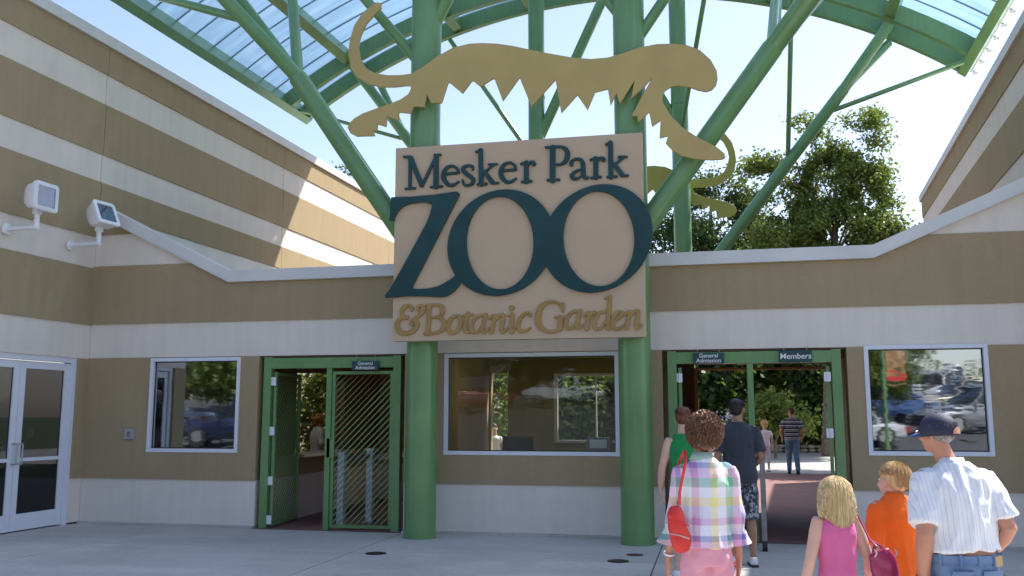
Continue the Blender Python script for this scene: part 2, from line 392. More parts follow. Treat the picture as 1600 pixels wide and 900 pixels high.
LW, CW, RW = (-5.90, -4.39, 1.08, 2.50), (-1.21, 1.27, 1.08, 2.50), (4.45, 5.935, 1.12, 2.53)
GL, GR = (-4.09, -1.80), (1.86, 4.24)
for x0, x1 in ((-7.0, GL[0]), (GL[1], GR[0]), (GR[1], 7.6)): band(x0, x1, 0.03, .68, M['white'], 'base_band')
for (x0, x1), W in (((-7.0, GL[0]), LW), ((GL[1], GR[0]), CW), ((GR[1], 7.6), RW)):
    band(x0, W[0], .68, 2.51, M['brown']); band(W[1], x1, .68, 2.51, M['brown'])
    band(W[0], W[1], .68, W[2], M['brown'])
for x0, x1 in ((-7.0, -4.63), (-4.63, 4.63), (4.63, 7.6)):
    band(x0, x1, 2.512, 3.04, M['white']); band(x0, x1, 3.04, 3.96, M['brown'])
    if abs(x0+x1) > 2: band(x0, x1, 3.96, 4.47, M['white']); band(x0, x1, 4.47, 5.35, M['brown'])
for a, b_ in (((-7.02, ctop(-7.02)), (-4.63, 3.66)), ((-4.63, 3.66), (4.63, 3.69)), ((4.63, 3.69), (7.62, ctop(7.62)))):
    d = .155
    h = d*math.hypot(1, (b_[1]-a[1])/(b_[0]-a[0]))
    MB().prism([(a[0], a[1]), (b_[0], b_[1]), (b_[0], b_[1]+(h if b_[0] > 4.7 else d)), (a[0], a[1]+(h if a[0] < -4.7 else d))], -.075, .26).build('coping', M['coping'], ent, fix=True)
    MB().prism([(a[0], a[1]-.022), (b_[0], b_[1]-.022), (b_[0], b_[1]-.002), (a[0], a[1]-.002)], -.088, .0).build('coping_drip', M['coping'], ent, fix=True)
for x0, x1 in ((-6.98, GL[0]), (GL[1], GR[0]), (GR[1], 7.6)): MB().box((x0, -.075, -.01), (x1, .2, .028)).build('plinth', M['conc'], ent)
def wpane(W, m, lb, name='window', y=.02):
    x0, x1, z0, z1 = W; f = .055
    b = MB()
    for a, c in (((x0, z0), (x1, z0+f)), ((x0, z1-f), (x1, z1)), ((x0, z0+f), (x0+f, z1-f)), ((x1-f, z0+f), (x1, z1-f))): b.box((a[0], -.035, a[1]), (c[0], .10, c[1]))
    fr = b.build(name, M['frame'], ent, bevel=.004)
    if lb: fr['label'] = lb
    g = MB()
    g.box((x0+f, y, z0+f), (x1-f, y+.012, z0+f+.014)); g.box((x0+f, y, z1-f-.014), (x1-f, y+.012, z1-f)); g.box((x0+f, y, z0+f), (x0+f+.014, y+.012, z1-f)); g.box((x1-f-.014, y, z0+f), (x1-f, y+.012, z1-f))
    g.build('gasket', M['black'], fr)
    p = MB().box((x0+f-.01, y+.008, z0+f-.01), (x1-f+.01, y+.014, z1-f+.01)).build('pane', m, fr)
    return fr
wpane(LW, M['glass_mirror'], 'square tinted window reflecting parked cars'); wpane(RW, M['glass_mirror'], 'square tinted window reflecting the car park and sky')
wpane(CW, M['glass_booth'], 'wide ticket booth window under the sign')
# interiors
def slab(a, b_, m, nm, parent=None): return MB().box(a, b_).build(nm, m, parent or ent)
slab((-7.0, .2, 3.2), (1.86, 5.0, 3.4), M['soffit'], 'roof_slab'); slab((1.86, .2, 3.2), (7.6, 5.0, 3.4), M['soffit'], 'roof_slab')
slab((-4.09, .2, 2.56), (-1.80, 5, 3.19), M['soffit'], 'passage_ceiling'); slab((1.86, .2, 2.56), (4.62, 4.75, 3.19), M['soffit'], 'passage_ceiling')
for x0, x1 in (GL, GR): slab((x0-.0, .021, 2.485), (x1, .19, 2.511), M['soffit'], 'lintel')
# left passage side walls (with ticket window and counter on its left wall)
slab((-4.24, .2, 0), (-4.05, 5, .68), M['white'], 'side_wall'); slab((-4.26, .2, .68), (-4.05, 5, 1.0), M['brown'], 'side_wall')
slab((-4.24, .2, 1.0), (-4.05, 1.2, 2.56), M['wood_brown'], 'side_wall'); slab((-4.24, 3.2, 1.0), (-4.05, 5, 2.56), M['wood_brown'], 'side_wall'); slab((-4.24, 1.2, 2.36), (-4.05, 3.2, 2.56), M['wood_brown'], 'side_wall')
slab((-4.17, 1.2, 1.0), (-4.15, 3.2, 2.36), glass('passage_glass', .06, (.85, .88, .9), .01), 'side_window'); slab((-4.3, 1.1, .97), (-3.85, 3.25, 1.02), M['steel'], 'counter')
slab((-1.80, .2, 0), (-1.70, 5, .68), M['white'], 'side_wall'); slab((-1.80, .2, .68), (-1.70, 5, 3.2), M['brown'], 'side_wall')
slab((-4.24, 5.0, 0), (-2.45, 5.15, .68), M['white'], 'back_wall'); slab((-4.24, 5.0, .68), (-2.45, 5.15, 3.2), M['brown'], 'back_wall')
slab((-2.45, 5.0, 2.3), (-1.70, 5.15, 3.2), M['brown'], 'back_wall')
# booth: side, back wall with two openings
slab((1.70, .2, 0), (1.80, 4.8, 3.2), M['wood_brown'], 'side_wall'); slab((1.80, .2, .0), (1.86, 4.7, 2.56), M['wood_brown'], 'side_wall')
BX = ((-1.70, -1.66), (-1.33, -.42), (1.30, 1.70))
for x0, x1 in BX: slab((x0, 4.7, 0), (x1, 4.85, 3.0), M['olive'], 'booth_back_wall')
slab((-.42, 4.7, 0), (1.30, 4.85, 1.12), M['olive'], 'booth_back_wall'); slab((-.42, 4.7, 2.42), (1.30, 4.85, 3.0), M['olive'], 'booth_back_wall')
slab((-1.66, 4.7, 2.44), (-1.33, 4.85, 3.0), M['olive'], 'booth_back_wall')
for a, c in (((-.42, 1.12), (1.30, 1.17)), ((-.42, 2.37), (1.30, 2.42)), ((-.42, 1.17), (-.35, 2.37)), ((1.25, 1.17), (1.30, 2.37)), ((.36, 1.17), (.39, 2.37))): slab((a[0], 4.62, a[1]), (c[0], 4.70, c[1]), M['frame'], 'booth_back_frame')
emb = bpy.data.materials.new('booth_light'); emb.use_nodes = True; emb.node_tree.nodes['Principled BSDF'].inputs['Emission Color'].default_value = (1, .82, .5, 1); emb.node_tree.nodes['Principled BSDF'].inputs['Emission Strength'].default_value = 4
slab((-1.70, .2, 2.7), (1.70, 4.7, 2.8), M['olive'], 'booth_ceiling'); slab((-1.70, .2, -.01), (1.70, 4.7, .02), M['room'], 'booth_floor')
slab((-1.68, .3, .93), (1.68, .85, .98), M['wood_brown'], 'booth_counter')
for xx in (-.6, .9): MB().box((xx-.3, 2.2, 2.66), (xx+.3, 2.5, 2.695)).build('ceiling_light_and_fill', emb, ent)
MB().box((-5.6, 2.2, 3.12), (-4.6, 2.8, 3.16)).build('ceiling_light_and_fill', emb, ent)  # glowing panel added to light the ticket room, no fixture known there
# right passage and rooms behind the tinted windows
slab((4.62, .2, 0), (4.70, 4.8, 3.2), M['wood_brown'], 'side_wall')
slab((2.2, 4.70, 0), (2.26, 4.80, 2.50), M['orange_lit_edge'], 'rear_door_trim'); slab((1.86, 4.72, 0), (2.2, 4.82, 2.56), M['wood_brown'], 'back_wall')
slab((2.26, 4.70, 2.46), (4.62, 4.80, 2.50), M['orange_lit_edge'], 'rear_door_trim')
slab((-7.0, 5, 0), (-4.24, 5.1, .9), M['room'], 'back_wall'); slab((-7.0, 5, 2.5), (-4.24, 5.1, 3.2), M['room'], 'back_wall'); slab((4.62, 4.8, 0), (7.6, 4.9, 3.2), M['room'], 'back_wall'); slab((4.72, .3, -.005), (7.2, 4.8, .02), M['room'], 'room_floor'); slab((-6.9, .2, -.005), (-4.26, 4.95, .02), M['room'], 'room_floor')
# ------------------------------------------------------------ tall striped halls
ANG_L, ANG_R = 2.5, 4.8
BANDS = [(0.03, .68, 'white'), (.68, 2.50, 'brown'), (2.50, 3.03, 'white'), (3.03, 3.93, 'brown'), (3.93, 4.44, 'white'), (4.44, 5.34, 'brown'), (5.34, 5.80, 'white'), (5.80, 6.63, 'brown'), (6.63, 7.14, 'white'), (7.14, 7.60, 'brown')]
def hall(name, x, ang, y0, y1, joints, side, door, label):
    rt = empty(name, (x, 0, 0), label, 'building', rz=-R(ang))
    cuts = [y0]+joints+[y1]
    for k in range(len(cuts)-1):
        a, c = cuts[k]+.006, cuts[k+1]-.006
        for z0, z1, mm in BANDS:
            off = .022 if mm == 'brown' else 0.
            segs = [(a, c)]
            if door and z1 <= 2.51: segs = [(s0, s1) for s0, s1 in ((a, min(c, door[0])), (max(a, door[1]), c)) if s1 > s0+.01]
            for s0, s1 in segs:
                if side > 0: MB().box((-.25, s0, z0), (off, s1, z1)).build('wall_band', M[mm], rt)
                else: MB().box((-off, s0, z0), (.25, s1, z1)).build('wall_band', M[mm], rt)
        xx = (-.3, .075) if side > 0 else (-.075, .3)
        MB().box((xx[0], a-.005, 7.60), (xx[1], c+.005, 7.78)).build('coping', M['coping'], rt)
        if k: MB().box((-.2, cuts[k]-.03, 0), (-.05, cuts[k]+.03, 7.6)).build('joint_backer', M['brown'], rt) if side > 0 else MB().box((.05, cuts[k]-.03, 0), (.2, cuts[k]+.03, 7.6)).build('joint_backer', M['brown'], rt)
    xx = (-9, -.2) if side > 0 else (.2, 9)
    MB().box((xx[0], y0, 7.4), (xx[1], y1, 7.55)).build('roof_slab', M['flash'], rt)
    MB().box((xx[0], y1-.2, 0), (xx[1], y1, 7.5)).build('end_wall', M['white'], rt); MB().box((xx[0], y0, 0), (xx[1], y0+.2, 7.5)).build('end_wall', M['white'], rt)
    return rt
DOOR = (-2.45, -.24)
hl = hall('left_hall', -7.0, ANG_L, -2.85, 24.0, [0.0, 5.85, 12.0], 1, DOOR, 'tall striped stucco hall with glass doors along the left side')
hr = hall('right_hall', 7.25, ANG_R, -1.0, 14.6, [4.0, 9.0], -1, None, 'tall striped stucco hall rising past the right wing')
# flashing and termination bar where the low roof meets the left hall
MB().box((.025, .3, 3.4), (.035, 5.72, 4.84)).build('roof_flashing', M['flash'], hl); MB().box((.025, .3, 4.84), (.05, 5.76, 4.865)).build('flashing_bar', M['brown'], hl); MB().box((.025, 5.72, 3.4), (.05, 5.76, 4.84)).build('flashing_bar', M['brown'], hl)
# glass double doors
df = MB()
y0, y1 = DOOR
for a, c in (((y1-.09, 0), (y1, 2.50)), ((y0, 0), (y0+.09, 2.50)), ((y0+.09, 2.42), (y1-.09, 2.50))): df.box((-.12, a[0], a[1]), (-.02, c[0], c[1]))
dframe = df.build('door_frame', M['frame'], hl, bevel=.004)
mid = (y0+y1)/2+.03
for k, (a, c) in enumerate(((mid+.004, y1-.094), (y0+.094, mid-.004))):
    b = MB(); st = .105
    b.box((-.10, a, .02), (-.055, a+st, 2.41)); b.box((-.10, c-st, .02), (-.055, c, 2.41)); b.box((-.10, a+st, 2.30), (-.055, c-st, 2.41)); b.box((-.10, a+st, .02), (-.055, c-st, .25)); b.box((-.10, a+st, .98), (-.055, c-st, 1.03))
    d = b.build('door', M['frame'], hl, bevel=.003)
    MB().box((-.082, a+st-.01, .24), (-.076, c-st+.01, 2.31)).build('pane', M['glass_door'], d)
    h = a+.05 if k == 0 else c-.05
    MB().loft([(-.05, h, .95), (.02, h, .95), (.03, h, .96), (.03, h, 1.22), (.02, h, 1.23), (-.05, h, 1.23)], [.012]*6, n=8, side=(0, 1, 0)).build('handle', M['steel'], d, smooth=True)
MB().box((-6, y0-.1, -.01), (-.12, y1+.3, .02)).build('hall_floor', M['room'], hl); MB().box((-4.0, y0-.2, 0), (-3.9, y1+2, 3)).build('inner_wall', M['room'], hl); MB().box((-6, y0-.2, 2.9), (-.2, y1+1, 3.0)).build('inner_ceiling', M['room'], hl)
MB().box((-3.9, y0+.1, 1.15), (-3.6, y1-.2, 1.3)).build('inner_desk', M['white'], hl)
em = bpy.data.materials.new('downlight'); em.use_nodes = True; em.node_tree.nodes['Principled BSDF'].inputs['Emission Color'].default_value = (1, .6, .25, 1); em.node_tree.nodes['Principled BSDF'].inputs['Emission Strength'].default_value = 6
for yy in (-.9, -1.25, -2.0): MB().loft([(-1.6, yy, 2.88), (-1.6, yy, 2.895)], [.035, .035], n=12).build('downlight', em, hl)
# wall box beside the left window
ib = empty('intercom_box', (0, 0, 0), 'small grey metal call box on the brown wall beside the left window', 'call box')
p0, p1 = pt(196, 686, -.022), pt(211, 670, -.022)
MB().box((p0[0], -.06, p0[2]), (p1[0], -.022, p1[2])).build('housing', simple('box_grey', (.42, .43, .48), .4, .3), ib, bevel=.005)
cx, cz = (p0[0]+p1[0])/2, (p0[2]+p1[2])/2
MB().box((cx-.035, -.066, cz-.045), (cx+.035, -.06, cz+.035)).build('face_plate', M['steel'], ib); MB().box((cx-.02, -.069, cz+.01), (cx+.02, -.066, cz+.028)).build('lens', simple('red_lens', (.35, .05, .04), .3), ib)
# ============================================================ GATES
def gate(name, x0, x1, signs, label, closed, lleaf, rleaf):
    g = empty(name, ((x0+x1)/2, .06, 0), label, 'gate', 'green entrance gates'); ox = (x0+x1)/2
    def P(nm, a, c, m=M['green'], par=None): return MB().box((a[0]-ox, a[1], a[2]), (c[0]-ox, c[1], c[2])).build(nm, m, par or g, bevel=.004)
    xm = x0+(x1-x0)*.485
    P('post', (x0+.07, -.06, 0), (x0+.19, .06, 2.49)); P('post', (x1-.19, -.06, 0), (x1-.07, .06, 2.49)); P('post', (xm-.04, -.05, 0), (xm+.04, .05, 2.318)); P('header', (x0+.19, -.06, 2.32), (x1-.19, .06, 2.475))
    def leaf(hx, ang, wdt, sgn):
        b = MB(); t = .022
        b.box((0, -t, .03), (.045*sgn, t, 2.27)) if sgn > 0 else b.box((-.045, -t, .03), (0, t, 2.27))
        xa, xb = sorted((sgn*(wdt-.045), sgn*wdt)); b.box((xa, -t, .03), (xb, t, 2.27))
        xa, xb = sorted((sgn*.045, sgn*(wdt-.045))); b.box((xa, -t, 2.225), (xb, t, 2.27)); b.box((xa, -t, .03), (xb, t, .075))
        lf = b.build('gate_leaf', M['green'], g); lf.location = (hx-ox, 0, 0); lf.rotation_euler = (0, 0, ang)
        # 45 degree slats, clipped to the leaf opening
        X0, X1, Z0, Z1 = xa, xb, .075, 2.225; step = .093; k = X0-(Z1-Z0)
        while k < X1:
            a = max(X0, k); c = min(X1, k+(Z1-Z0)); za, zc = Z0+(a-k), Z0+(c-k)
            if c-a > .03:
                q = MB().prism([(a, za), (c, zc), (c, min(zc+.021, Z1)) if c < X1-.001 else (c, zc+.021), (a, za+.021)], -.006, .006)
                q.build('slat', M['green'], lf, fix=True)
            k += step
        if ang:
            for z in (2.13, 1.40, .68, .12): MB().box((hx-ox-.055, -.05, z-.06), (hx-ox+.03, -.032, z+.06)).build('hinge', M['white_paint'], g)
            for z in (2.13, 1.40, .68, .12): MB().tube((hx-ox-.012, -.056, z-.065), (hx-ox-.012, -.056, z+.065), .011, 8).build('hinge_pin', M['white_paint'], g)
        return lf
    if lleaf: leaf(x0+.235, R(lleaf), 1.0, 1)
    if closed:
        lf = leaf(x1-.195, 0, x1-.195-xm-.045, -1); lf['label'] = 'closed gate leaf with diagonal slats'
        xx = -(x1-.195-xm-.045)
        MB().box((xx-.06, -.05, 1.02), (xx+.06, -.024, 1.30)).build('lock_box', M['green'], lf, bevel=.004)
    if rleaf: leaf(x1-.235, R(rleaf), 1.0, -1)
    return g
gate('entrance_gate', GL[0], GL[1], 1, 'green steel gate left of the sign, left leaf open and slatted leaf shut', True, 94, 0)
gate('entrance_gate', GR[0], GR[1], 2, 'green steel gate right of the sign, both leaves open with visitors walking through', False, 93, -97)
def text_mesh(s, size, m, parent, loc, spacing=1.0):
    cu = bpy.data.curves.new('text', 'FONT'); cu.body = s; cu.size = size; cu.align_x = 'CENTER'; cu.align_y = 'CENTER'; cu.extrude = .0015; cu.space_line = spacing; cu.offset = .0007; cu.shear = .06
    o = bpy.data.objects.new('lettering', cu); COL.objects.link(o); me = evaluated(o); bpy.data.objects.remove(o)
    me.transform(Matrix.Rotation(R(90), 4, 'X')); me.materials.clear(); q = link('lettering', me, parent, m); q.location = loc; return q
def plaque(px0, py0, px1, py1, txt, size, lb, T=-.05):
    a, c = pt(px0, py1, T), pt(px1, py0, T); s = empty('hanging_sign', ((a[0]+c[0])/2, T, (a[2]+c[2])/2), lb, 'sign', 'small gate signs')
    w_, h = (c[0]-a[0])/2, (c[2]-a[2])/2
    MB().box((-w_, -.012, -h), (w_, .012, h)).build('sign_board', M['sign_teal'], s, bevel=.004)
    for sx in (-.7, .7): MB().tube((sx*w_, 0, h-.002), (sx*w_, 0, 2.515-s.location.z), .004, 6).build('hanger', M['steel'], s)
    text_mesh(txt, size, M['print'], s, (0, -.0145, 0), .85)
plaque(550, 564, 592, 578.5, 'General\nAdmission', .072, 'dark teal General Admission sign over the slatted left gate leaf')
plaque(1083, 551, 1131, 568.5, 'General\nAdmission', .078, 'dark teal General Admission sign over the open right gate')
plaque(1218, 547, 1268, 566.5, 'Members', .105, 'dark teal Members sign over the open right gate')
# turnstile posts in the left passage
def rail_post(x, y, h, lb):
    t = empty('turnstile_post', (x, y, 0), lb, 'post', 'turnstile posts behind the slatted gate')
    MB().box((-.05, -.06, 0), (.05, .06, h)).build('post', simple('post_white', (.6, .62, .64), .4), t, bevel=.006); MB().box((-.075, -.08, h), (.075, .08, h+.03)).build('cap', M['steel'], t)
    MB().box((-.09, -.1, .0), (.09, .1, .02)).build('base_plate', M['steel'], t)
rail_post(-2.88, .35, 1.10, 'pale turnstile post nearer the gate lock'); rail_post(-2.72, 1.1, 1.09, 'pale turnstile post deeper behind the slatted gate')
t = empty('turnstile_rail', (-2.66, 1.9, 0), 'grey barrier rail behind the slatted gate', 'rail')
MB().loft([(-.21, -1.48, 1.0), (-.07, -.86, 1.0)], [.03, .03], [.05, .05], n=8).build('rail', M['steel'], t); MB().box((-.03, -.65, .93), (.03, 1.6, 1.03)).build('rail', M['steel'], t); MB().box((-.03, 1.5, 0), (.03, 1.6, .88)).build('leg', M['steel'], t)
# queue divider in the right passage
t = empty('queue_divider', (3.10, -.5, 0), 'weathered grey board divider between the two lanes of the right gate', 'divider')
t.rotation_euler = (0, 0, R(-3))
for k in range(5):
    y = -.25+k*.92
    for j in range(7): MB().box((-.012, y+.03+j*.125, .14), (.012, y+.03+j*.125+.118, 1.02+.006*((j*5+k) % 3))).build('board', M['greywood'], t)
    MB().box((-.03, y-.03, .0), (.03, y+.03, 1.08)).build('post', M['greywood'], t)
for z in (.2, .95): MB().box((.012, -.25, z-.03), (.03, 4.35, z+.03)).build('rail', M['greywood'], t)
MB().loft([(-.03, -.33, .06), (.03, -.33, .06)], [.06, .06], n=14, side=(0, 1, 0)).build('wheel', M['black'], t)
# booth furniture
c = empty('office_chair', (-.62, 2.6, 0), 'black office chair seen inside the ticket booth', 'chair'); c.rotation_euler = (0, 0, .5)
MB().box((-.26, -.25, .48), (.26, .25, .58)).build('seat', M['black'], c, bevel=.03); MB().box((-.27, .2, .62), (.27, .29, 1.28)).build('backrest', M['black'], c, bevel=.03)
for s_ in (-1, 1): MB().loft([(s_*.3, -.15, .58), (s_*.32, -.1, .8), (s_*.32, .2, .8)], [.025]*3, n=8).build('armrest', M['black'], c)
MB().tube((0, 0, .08), (0, 0, .48), .03).build('stem', M['steel'], c)
for k in range(5): a = k*2*math.pi/5; MB().tube((0, 0, .1), (.28*math.cos(a), .28*math.sin(a), .05), .02).build('leg', M['black'], c)
c = empty('card_terminal', (.92, .55, .98), 'grey ticket machine with two pale panels behind the booth glass', 'ticket machine')
MB().box((-.17, -.1, 0), (.17, .12, .34)).build('body', simple('machine_grey', (.22, .22, .24), .5), c, bevel=.01); MB().box((-.12, -.108, .19), (.12, -.1, .31)).build('screen', M['print'], c); MB().box((-.1, -.108, .04), (.1, -.1, .09)).build('slot_panel', M['print'], c)
# ============================================================ FLOODLIGHTS
def flood(px, py, label, yawd, tilt):
    q = pline(px, py, (-7.0, 0), ANG_L); f = empty('floodlight', (q[0]+.02, q[1], q[2]), label, 'floodlight', 'white floodlights on the left hall', rz=-R(ANG_L))
    MB().loft([(0, 0, 0), (.03, 0, 0)], [.085, .075], n=16, side=(0, 1, 0)).build('wall_flange', M['white_paint'], f, smooth=True)
    MB().loft([(.03, 0, 0), (.53, 0, 0)], [.035, .035], n=14, side=(0, 1, 0)).build('arm', M['white_paint'], f, smooth=True)
    MB().loft([(.50, 0, 0), (.50, 0, .22)], [.038, .036], n=14).build('riser', M['white_paint'], f, smooth=True)
    MB().box((.46, -.05, .18), (.54, .05, .25)).build('knuckle', M['white_paint'], f, bevel=.01)
    for zz in (.05, .12, .19): MB().loft([(.50, -.042, zz), (.50, -.03, zz)], [.008]*2, n=8).build('bolt', M['steel'], f)
    rot = Matrix.Translation((.53, 0, .42))@Matrix.Rotation(R(yawd), 4, 'Z')@Matrix.Rotation(R(-tilt), 4, 'Y')@Matrix.Scale(.86, 4)
    # lamp head: +x is the face direction
    def rr(x, hw, hh, r, n=5):
        out = []
        for cx, cz, a0 in ((hw-r, hh-r, 0), (-hw+r, hh-r, 90), (-hw+r, -hh+r, 180), (hw-r, -hh+r, 270)):
            for k in range(n): a = R(a0+90*k/(n-1)); out.append((x, cx+r*math.cos(a), cz+r*math.sin(a)))
        return out
    def shell(secs, capA=True, capB=True):
        b = MB(); N = len(secs[0])
        for s_ in secs: b.v += s_
        for i in range(len(secs)-1):
            for j in range(N): b.f.append((i*N+j, i*N+(j+1) % N, (i+1)*N+(j+1) % N, (i+1)*N+j))
        if capA: b.f.append(tuple(range(N)))
        if capB: b.f.append(tuple(range(len(b.v)-N, len(b.v))))
        return b.xf(rot)
    shell([rr(-.20, .09, .08, .05), rr(-.17, .16, .14, .07), rr(-.08, .21, .19, .06), rr(.09, .235, .215, .06), rr(.10, .235, .215, .06)], True, False).build('housing', M['white_paint'], f, smooth=True, fix=True)
    shell([rr(.085, .25, .23, .06), rr(.13, .25, .23, .06), rr(.135, .242, .222, .055), rr(.135, .185, .165, .02), rr(.10, .18, .16, .02)], False, False).build('bezel', M['white_paint'], f, smooth=True, fix=True)
    shell([rr(.10, .185, .165, .02), rr(.0, .13, .11, .03), rr(-.03, .05, .04, .02)], False, True).build('reflector', simple('reflector', (.16, .17, .20), .12, .9), f, smooth=True, fix=True)
    MB().loft([(0, -.0, -.06), (0, 0, .06)], [.03, .03], n=12, rnd=True).xf(rot@Matrix.Translation((.03, .03, 0))).build('bulb', M['print'], f, smooth=True)
    shell([rr(.118, .186, .166, .02), rr(.12, .186, .166, .02)]).build('lens', M['glass_lamp'], f)
flood(8, 358, 'white floodlight nearer the camera, aimed level across the plaza', -2, 0)
flood(108, 383, 'white floodlight nearer the inner corner, tipped upward', -6, 24)
# ============================================================ MAIN SIGN
T0 = -.86
sg = empty('zoo_sign', (0, 0, 0), 'big tan zoo name sign with raised teal and gold letters', 'sign')
MB().box((-1.70, T0, 2.62), (1.71, T0+.13, 5.32)).build('panel', M['sign'], sg, bevel=.004)
MB().box((-1.66, T0+.13, 2.70), (1.67, T0+.15, 5.26)).build('back_plate', M['coping'], sg)
for x in (-1.39, 1.53):
    for z in (3.0, 4.9): MB().box((x-.12, T0+.151, z-.05), (x+.12, T0+.2, z+.05)).build('bracket', M['green'], sg)
def P2(pts): return [tuple(pt(x, y, T0-.02)[[0, 2]]) for x, y in pts]
PXM = 1/ (pt(900, 400, T0)[0]-pt(899, 400, T0)[0])
def fromcrop(pts, ox, oy, s): return [(ox+x/s, oy+y/s) for x, y in pts]
def densify(pts, k=4):
    P = np.array(pts+[pts[0]], float); out = []
    for i in range(len(P)-1):
        for j in range(k): out.append(tuple(P[i]+(P[i+1]-P[i])*j/k))
    return out
Z = [(58, 132), (200, 128), (350, 115), (505, 92), (520, 95), (530, 108), (525, 122), (195, 765), (200, 773), (240, 777), (290, 775), (340, 768), (380, 758), (418, 741), (450, 720), (480, 702), (503, 682), (545, 712), (525, 750), (500, 782), (470, 806), (440, 822), (400, 828), (300, 822), (180, 820), (60, 830), (18, 832), (12, 820), (45, 780), (150, 595), (300, 320), (325, 260), (340, 205), (345, 175), (310, 165), (270, 162), (200, 168), (160, 180), (130, 195), (107, 216), (90, 240), (72, 275), (70, 295), (45, 290), (45, 270), (50, 230), (52, 160)]
curve_plate('letter', [P2(fromcrop(Z, 600, 280, 4.5))], .05, .006, sg, M['teal'], T0-.026)
def oval(cx, cy, rx, ry, sx, sy, n=72): return [(cx+rx*math.cos(a)+sx*math.sin(a), cy-ry*math.sin(a)-sy*math.cos(a)) for a in [2*math.pi*k/n for k in range(n)]]
curve_plate('letter', [P2(oval(783, 379.6, 82.5, 82.3, 5, 4)), P2(oval(781.7, 380, 53, 73, -2.5, 2.5))], .05, .006, sg, M['teal'], T0-.0262)
curve_plate('letter', [P2(oval(934, 373, 85.2, 83.8, 8, 3.5)), P2(oval(936, 373.5, 56, 74.6, -3.5, 2.5))], .05, .006, sg, M['teal'], T0-.0266)
def letter(strokes, ox, oy, s, m, dep=.036):
    st = []
    for k in strokes:
        q = []
        for x, y, w_ in k:
            p = pt(ox+x/s, oy+y/s, T0-.02); q.append((p[0], p[2], w_*(1.12 if m is M['gold'] else 1.03)/s/PXM))
        st.append(q)
    curve_plate('letter', stroke_loops(st, .0065), dep, .006, sg, m, T0-dep/2-.001)
def sh(strokes, dx, dy, k=1.0, cx=0, cy=0): return [[(cx+(x-cx)*k+dx, cy+(y-cy)*k+dy, w_*k) for x, y, w_ in s_] for s_ in strokes]
A = (615, 215, 8); Bc = (805, 200, 8)
Mm = [[(206, 260, 30), (205, 625, 32)], [(150, 641, 20), (268, 633, 20)], [(130, 242, 18), (215, 243, 28)], [(215, 255, 50), (350, 595, 48)], [(356, 605, 28), (535, 228, 28)], [(533, 235, 54), (528, 612, 58)], [(515, 216, 18), (588, 214, 16)], [(466, 620, 20), (606, 611, 20)]]
e = [[(650, 456, 20), (812, 440, 22)], [(808, 438, 22), (797, 392, 24), (745, 356, 20), (675, 372, 30), (628, 440, 46), (632, 525, 50), (690, 592, 36), (755, 590, 26), (813, 552, 16)]]
s_ = [[(990, 402, 18), (984, 362, 24), (935, 350, 20), (878, 372, 36), (872, 418, 40), (930, 466, 44), (992, 515, 40), (985, 572, 34), (930, 600, 20), (882, 585, 24), (862, 530, 16)]]
k_ = [[(1088, 160, 48), (1095, 585, 50)], [(1030, 180, 16), (1100, 152, 18)], [(1050, 587, 20), (1162, 580, 20)], [(1120, 448, 18), (1250, 345, 20)], [(1190, 337, 16), (1290, 333, 16)], [(1140, 430, 40), (1235, 560, 48)], [(1235, 570, 24), (1306, 568, 18)]]
r_ = [[(140, 435, 48), (140, 670, 52)], [(74, 452, 18), (140, 422, 20)], [(84, 677, 20), (202, 665, 20)], [(150, 478, 22), (188, 430, 24), (222, 428, 26)], [(232, 440, 42), (236, 452, 42)]]
P_ = [[(468, 245, 58), (468, 655, 62)], [(382, 244, 18), (480, 238, 22)], [(405, 654, 20), (550, 646, 20)], [(478, 238, 20), (570, 236, 22), (638, 272, 44), (654, 345, 54), (620, 425, 40), (558, 458, 20), (510, 457, 16)]]
a_ = [[(702, 458, 38), (700, 425, 28), (748, 392, 22), (812, 396, 32), (846, 440, 44), (850, 510, 48), (856, 590, 44), (882, 632, 26), (914, 618, 16)], [(838, 520, 14), (765, 540, 24), (708, 592, 38), (730, 634, 34), (790, 628, 20), (845, 585, 14)]]
for g in (Mm, e, s_, k_, sh(e, 718, -40)): letter(g, *A, M['teal'])
for g in (r_, P_, a_, sh(r_, 868, -52), sh(k_, 103, 27)): letter(g, *Bc, M['teal'])
E_ = (610, 455, 8); F_ = (805, 450, 7.619)
amp = [[(262, 236, 26), (275, 206, 20), (225, 181, 28), (165, 207, 36), (137, 265, 32), (152, 310, 24), (205, 338, 22), (215, 318, 18), (188, 312, 20)], [(165, 322, 20), (105, 362, 34), (82, 430, 46), (112, 503, 44), (190, 528, 34), (280, 498, 40), (333, 430, 42), (325, 377, 34), (282, 354, 22), (252, 380, 20), (252, 410, 18), (284, 424, 16)], [(350, 230, 26), (335, 198, 20), (383, 178, 26), (416, 217, 34), (394, 270, 36), (330, 325, 30), (302, 350, 26)]]
Bb = [[(488, 180, 44), (462, 525, 46)], [(440, 177, 16), (520, 172, 18)], [(490, 176, 18), (590, 170, 20), (648, 202, 38), (652, 262, 38), (608, 316, 24), (520, 330, 16)], [(600, 326, 20), (665, 372, 40), (667, 450, 42), (610, 508, 28), (520, 528, 20), (425, 534, 18)]]
o_ = [[(828, 304, 22), (760, 340, 32), (723, 430, 38), (738, 508, 34), (785, 524, 22), (848, 480, 34), (878, 390, 38), (866, 322, 30), (828, 304, 22)]]
t_ = [[(972, 262, 20), (935, 460, 36), (952, 512, 28), (1000, 508, 14)], [(912, 307, 14), (1028, 292, 16)]]
ai = [[(1170, 298, 18), (1092, 310, 24), (1030, 382, 34), (1012, 468, 36), (1042, 516, 26), (1100, 498, 18), (1165, 400, 14)], [(1196, 286, 26), (1150, 470, 36), (1172, 513, 24), (1224, 462, 12)]]
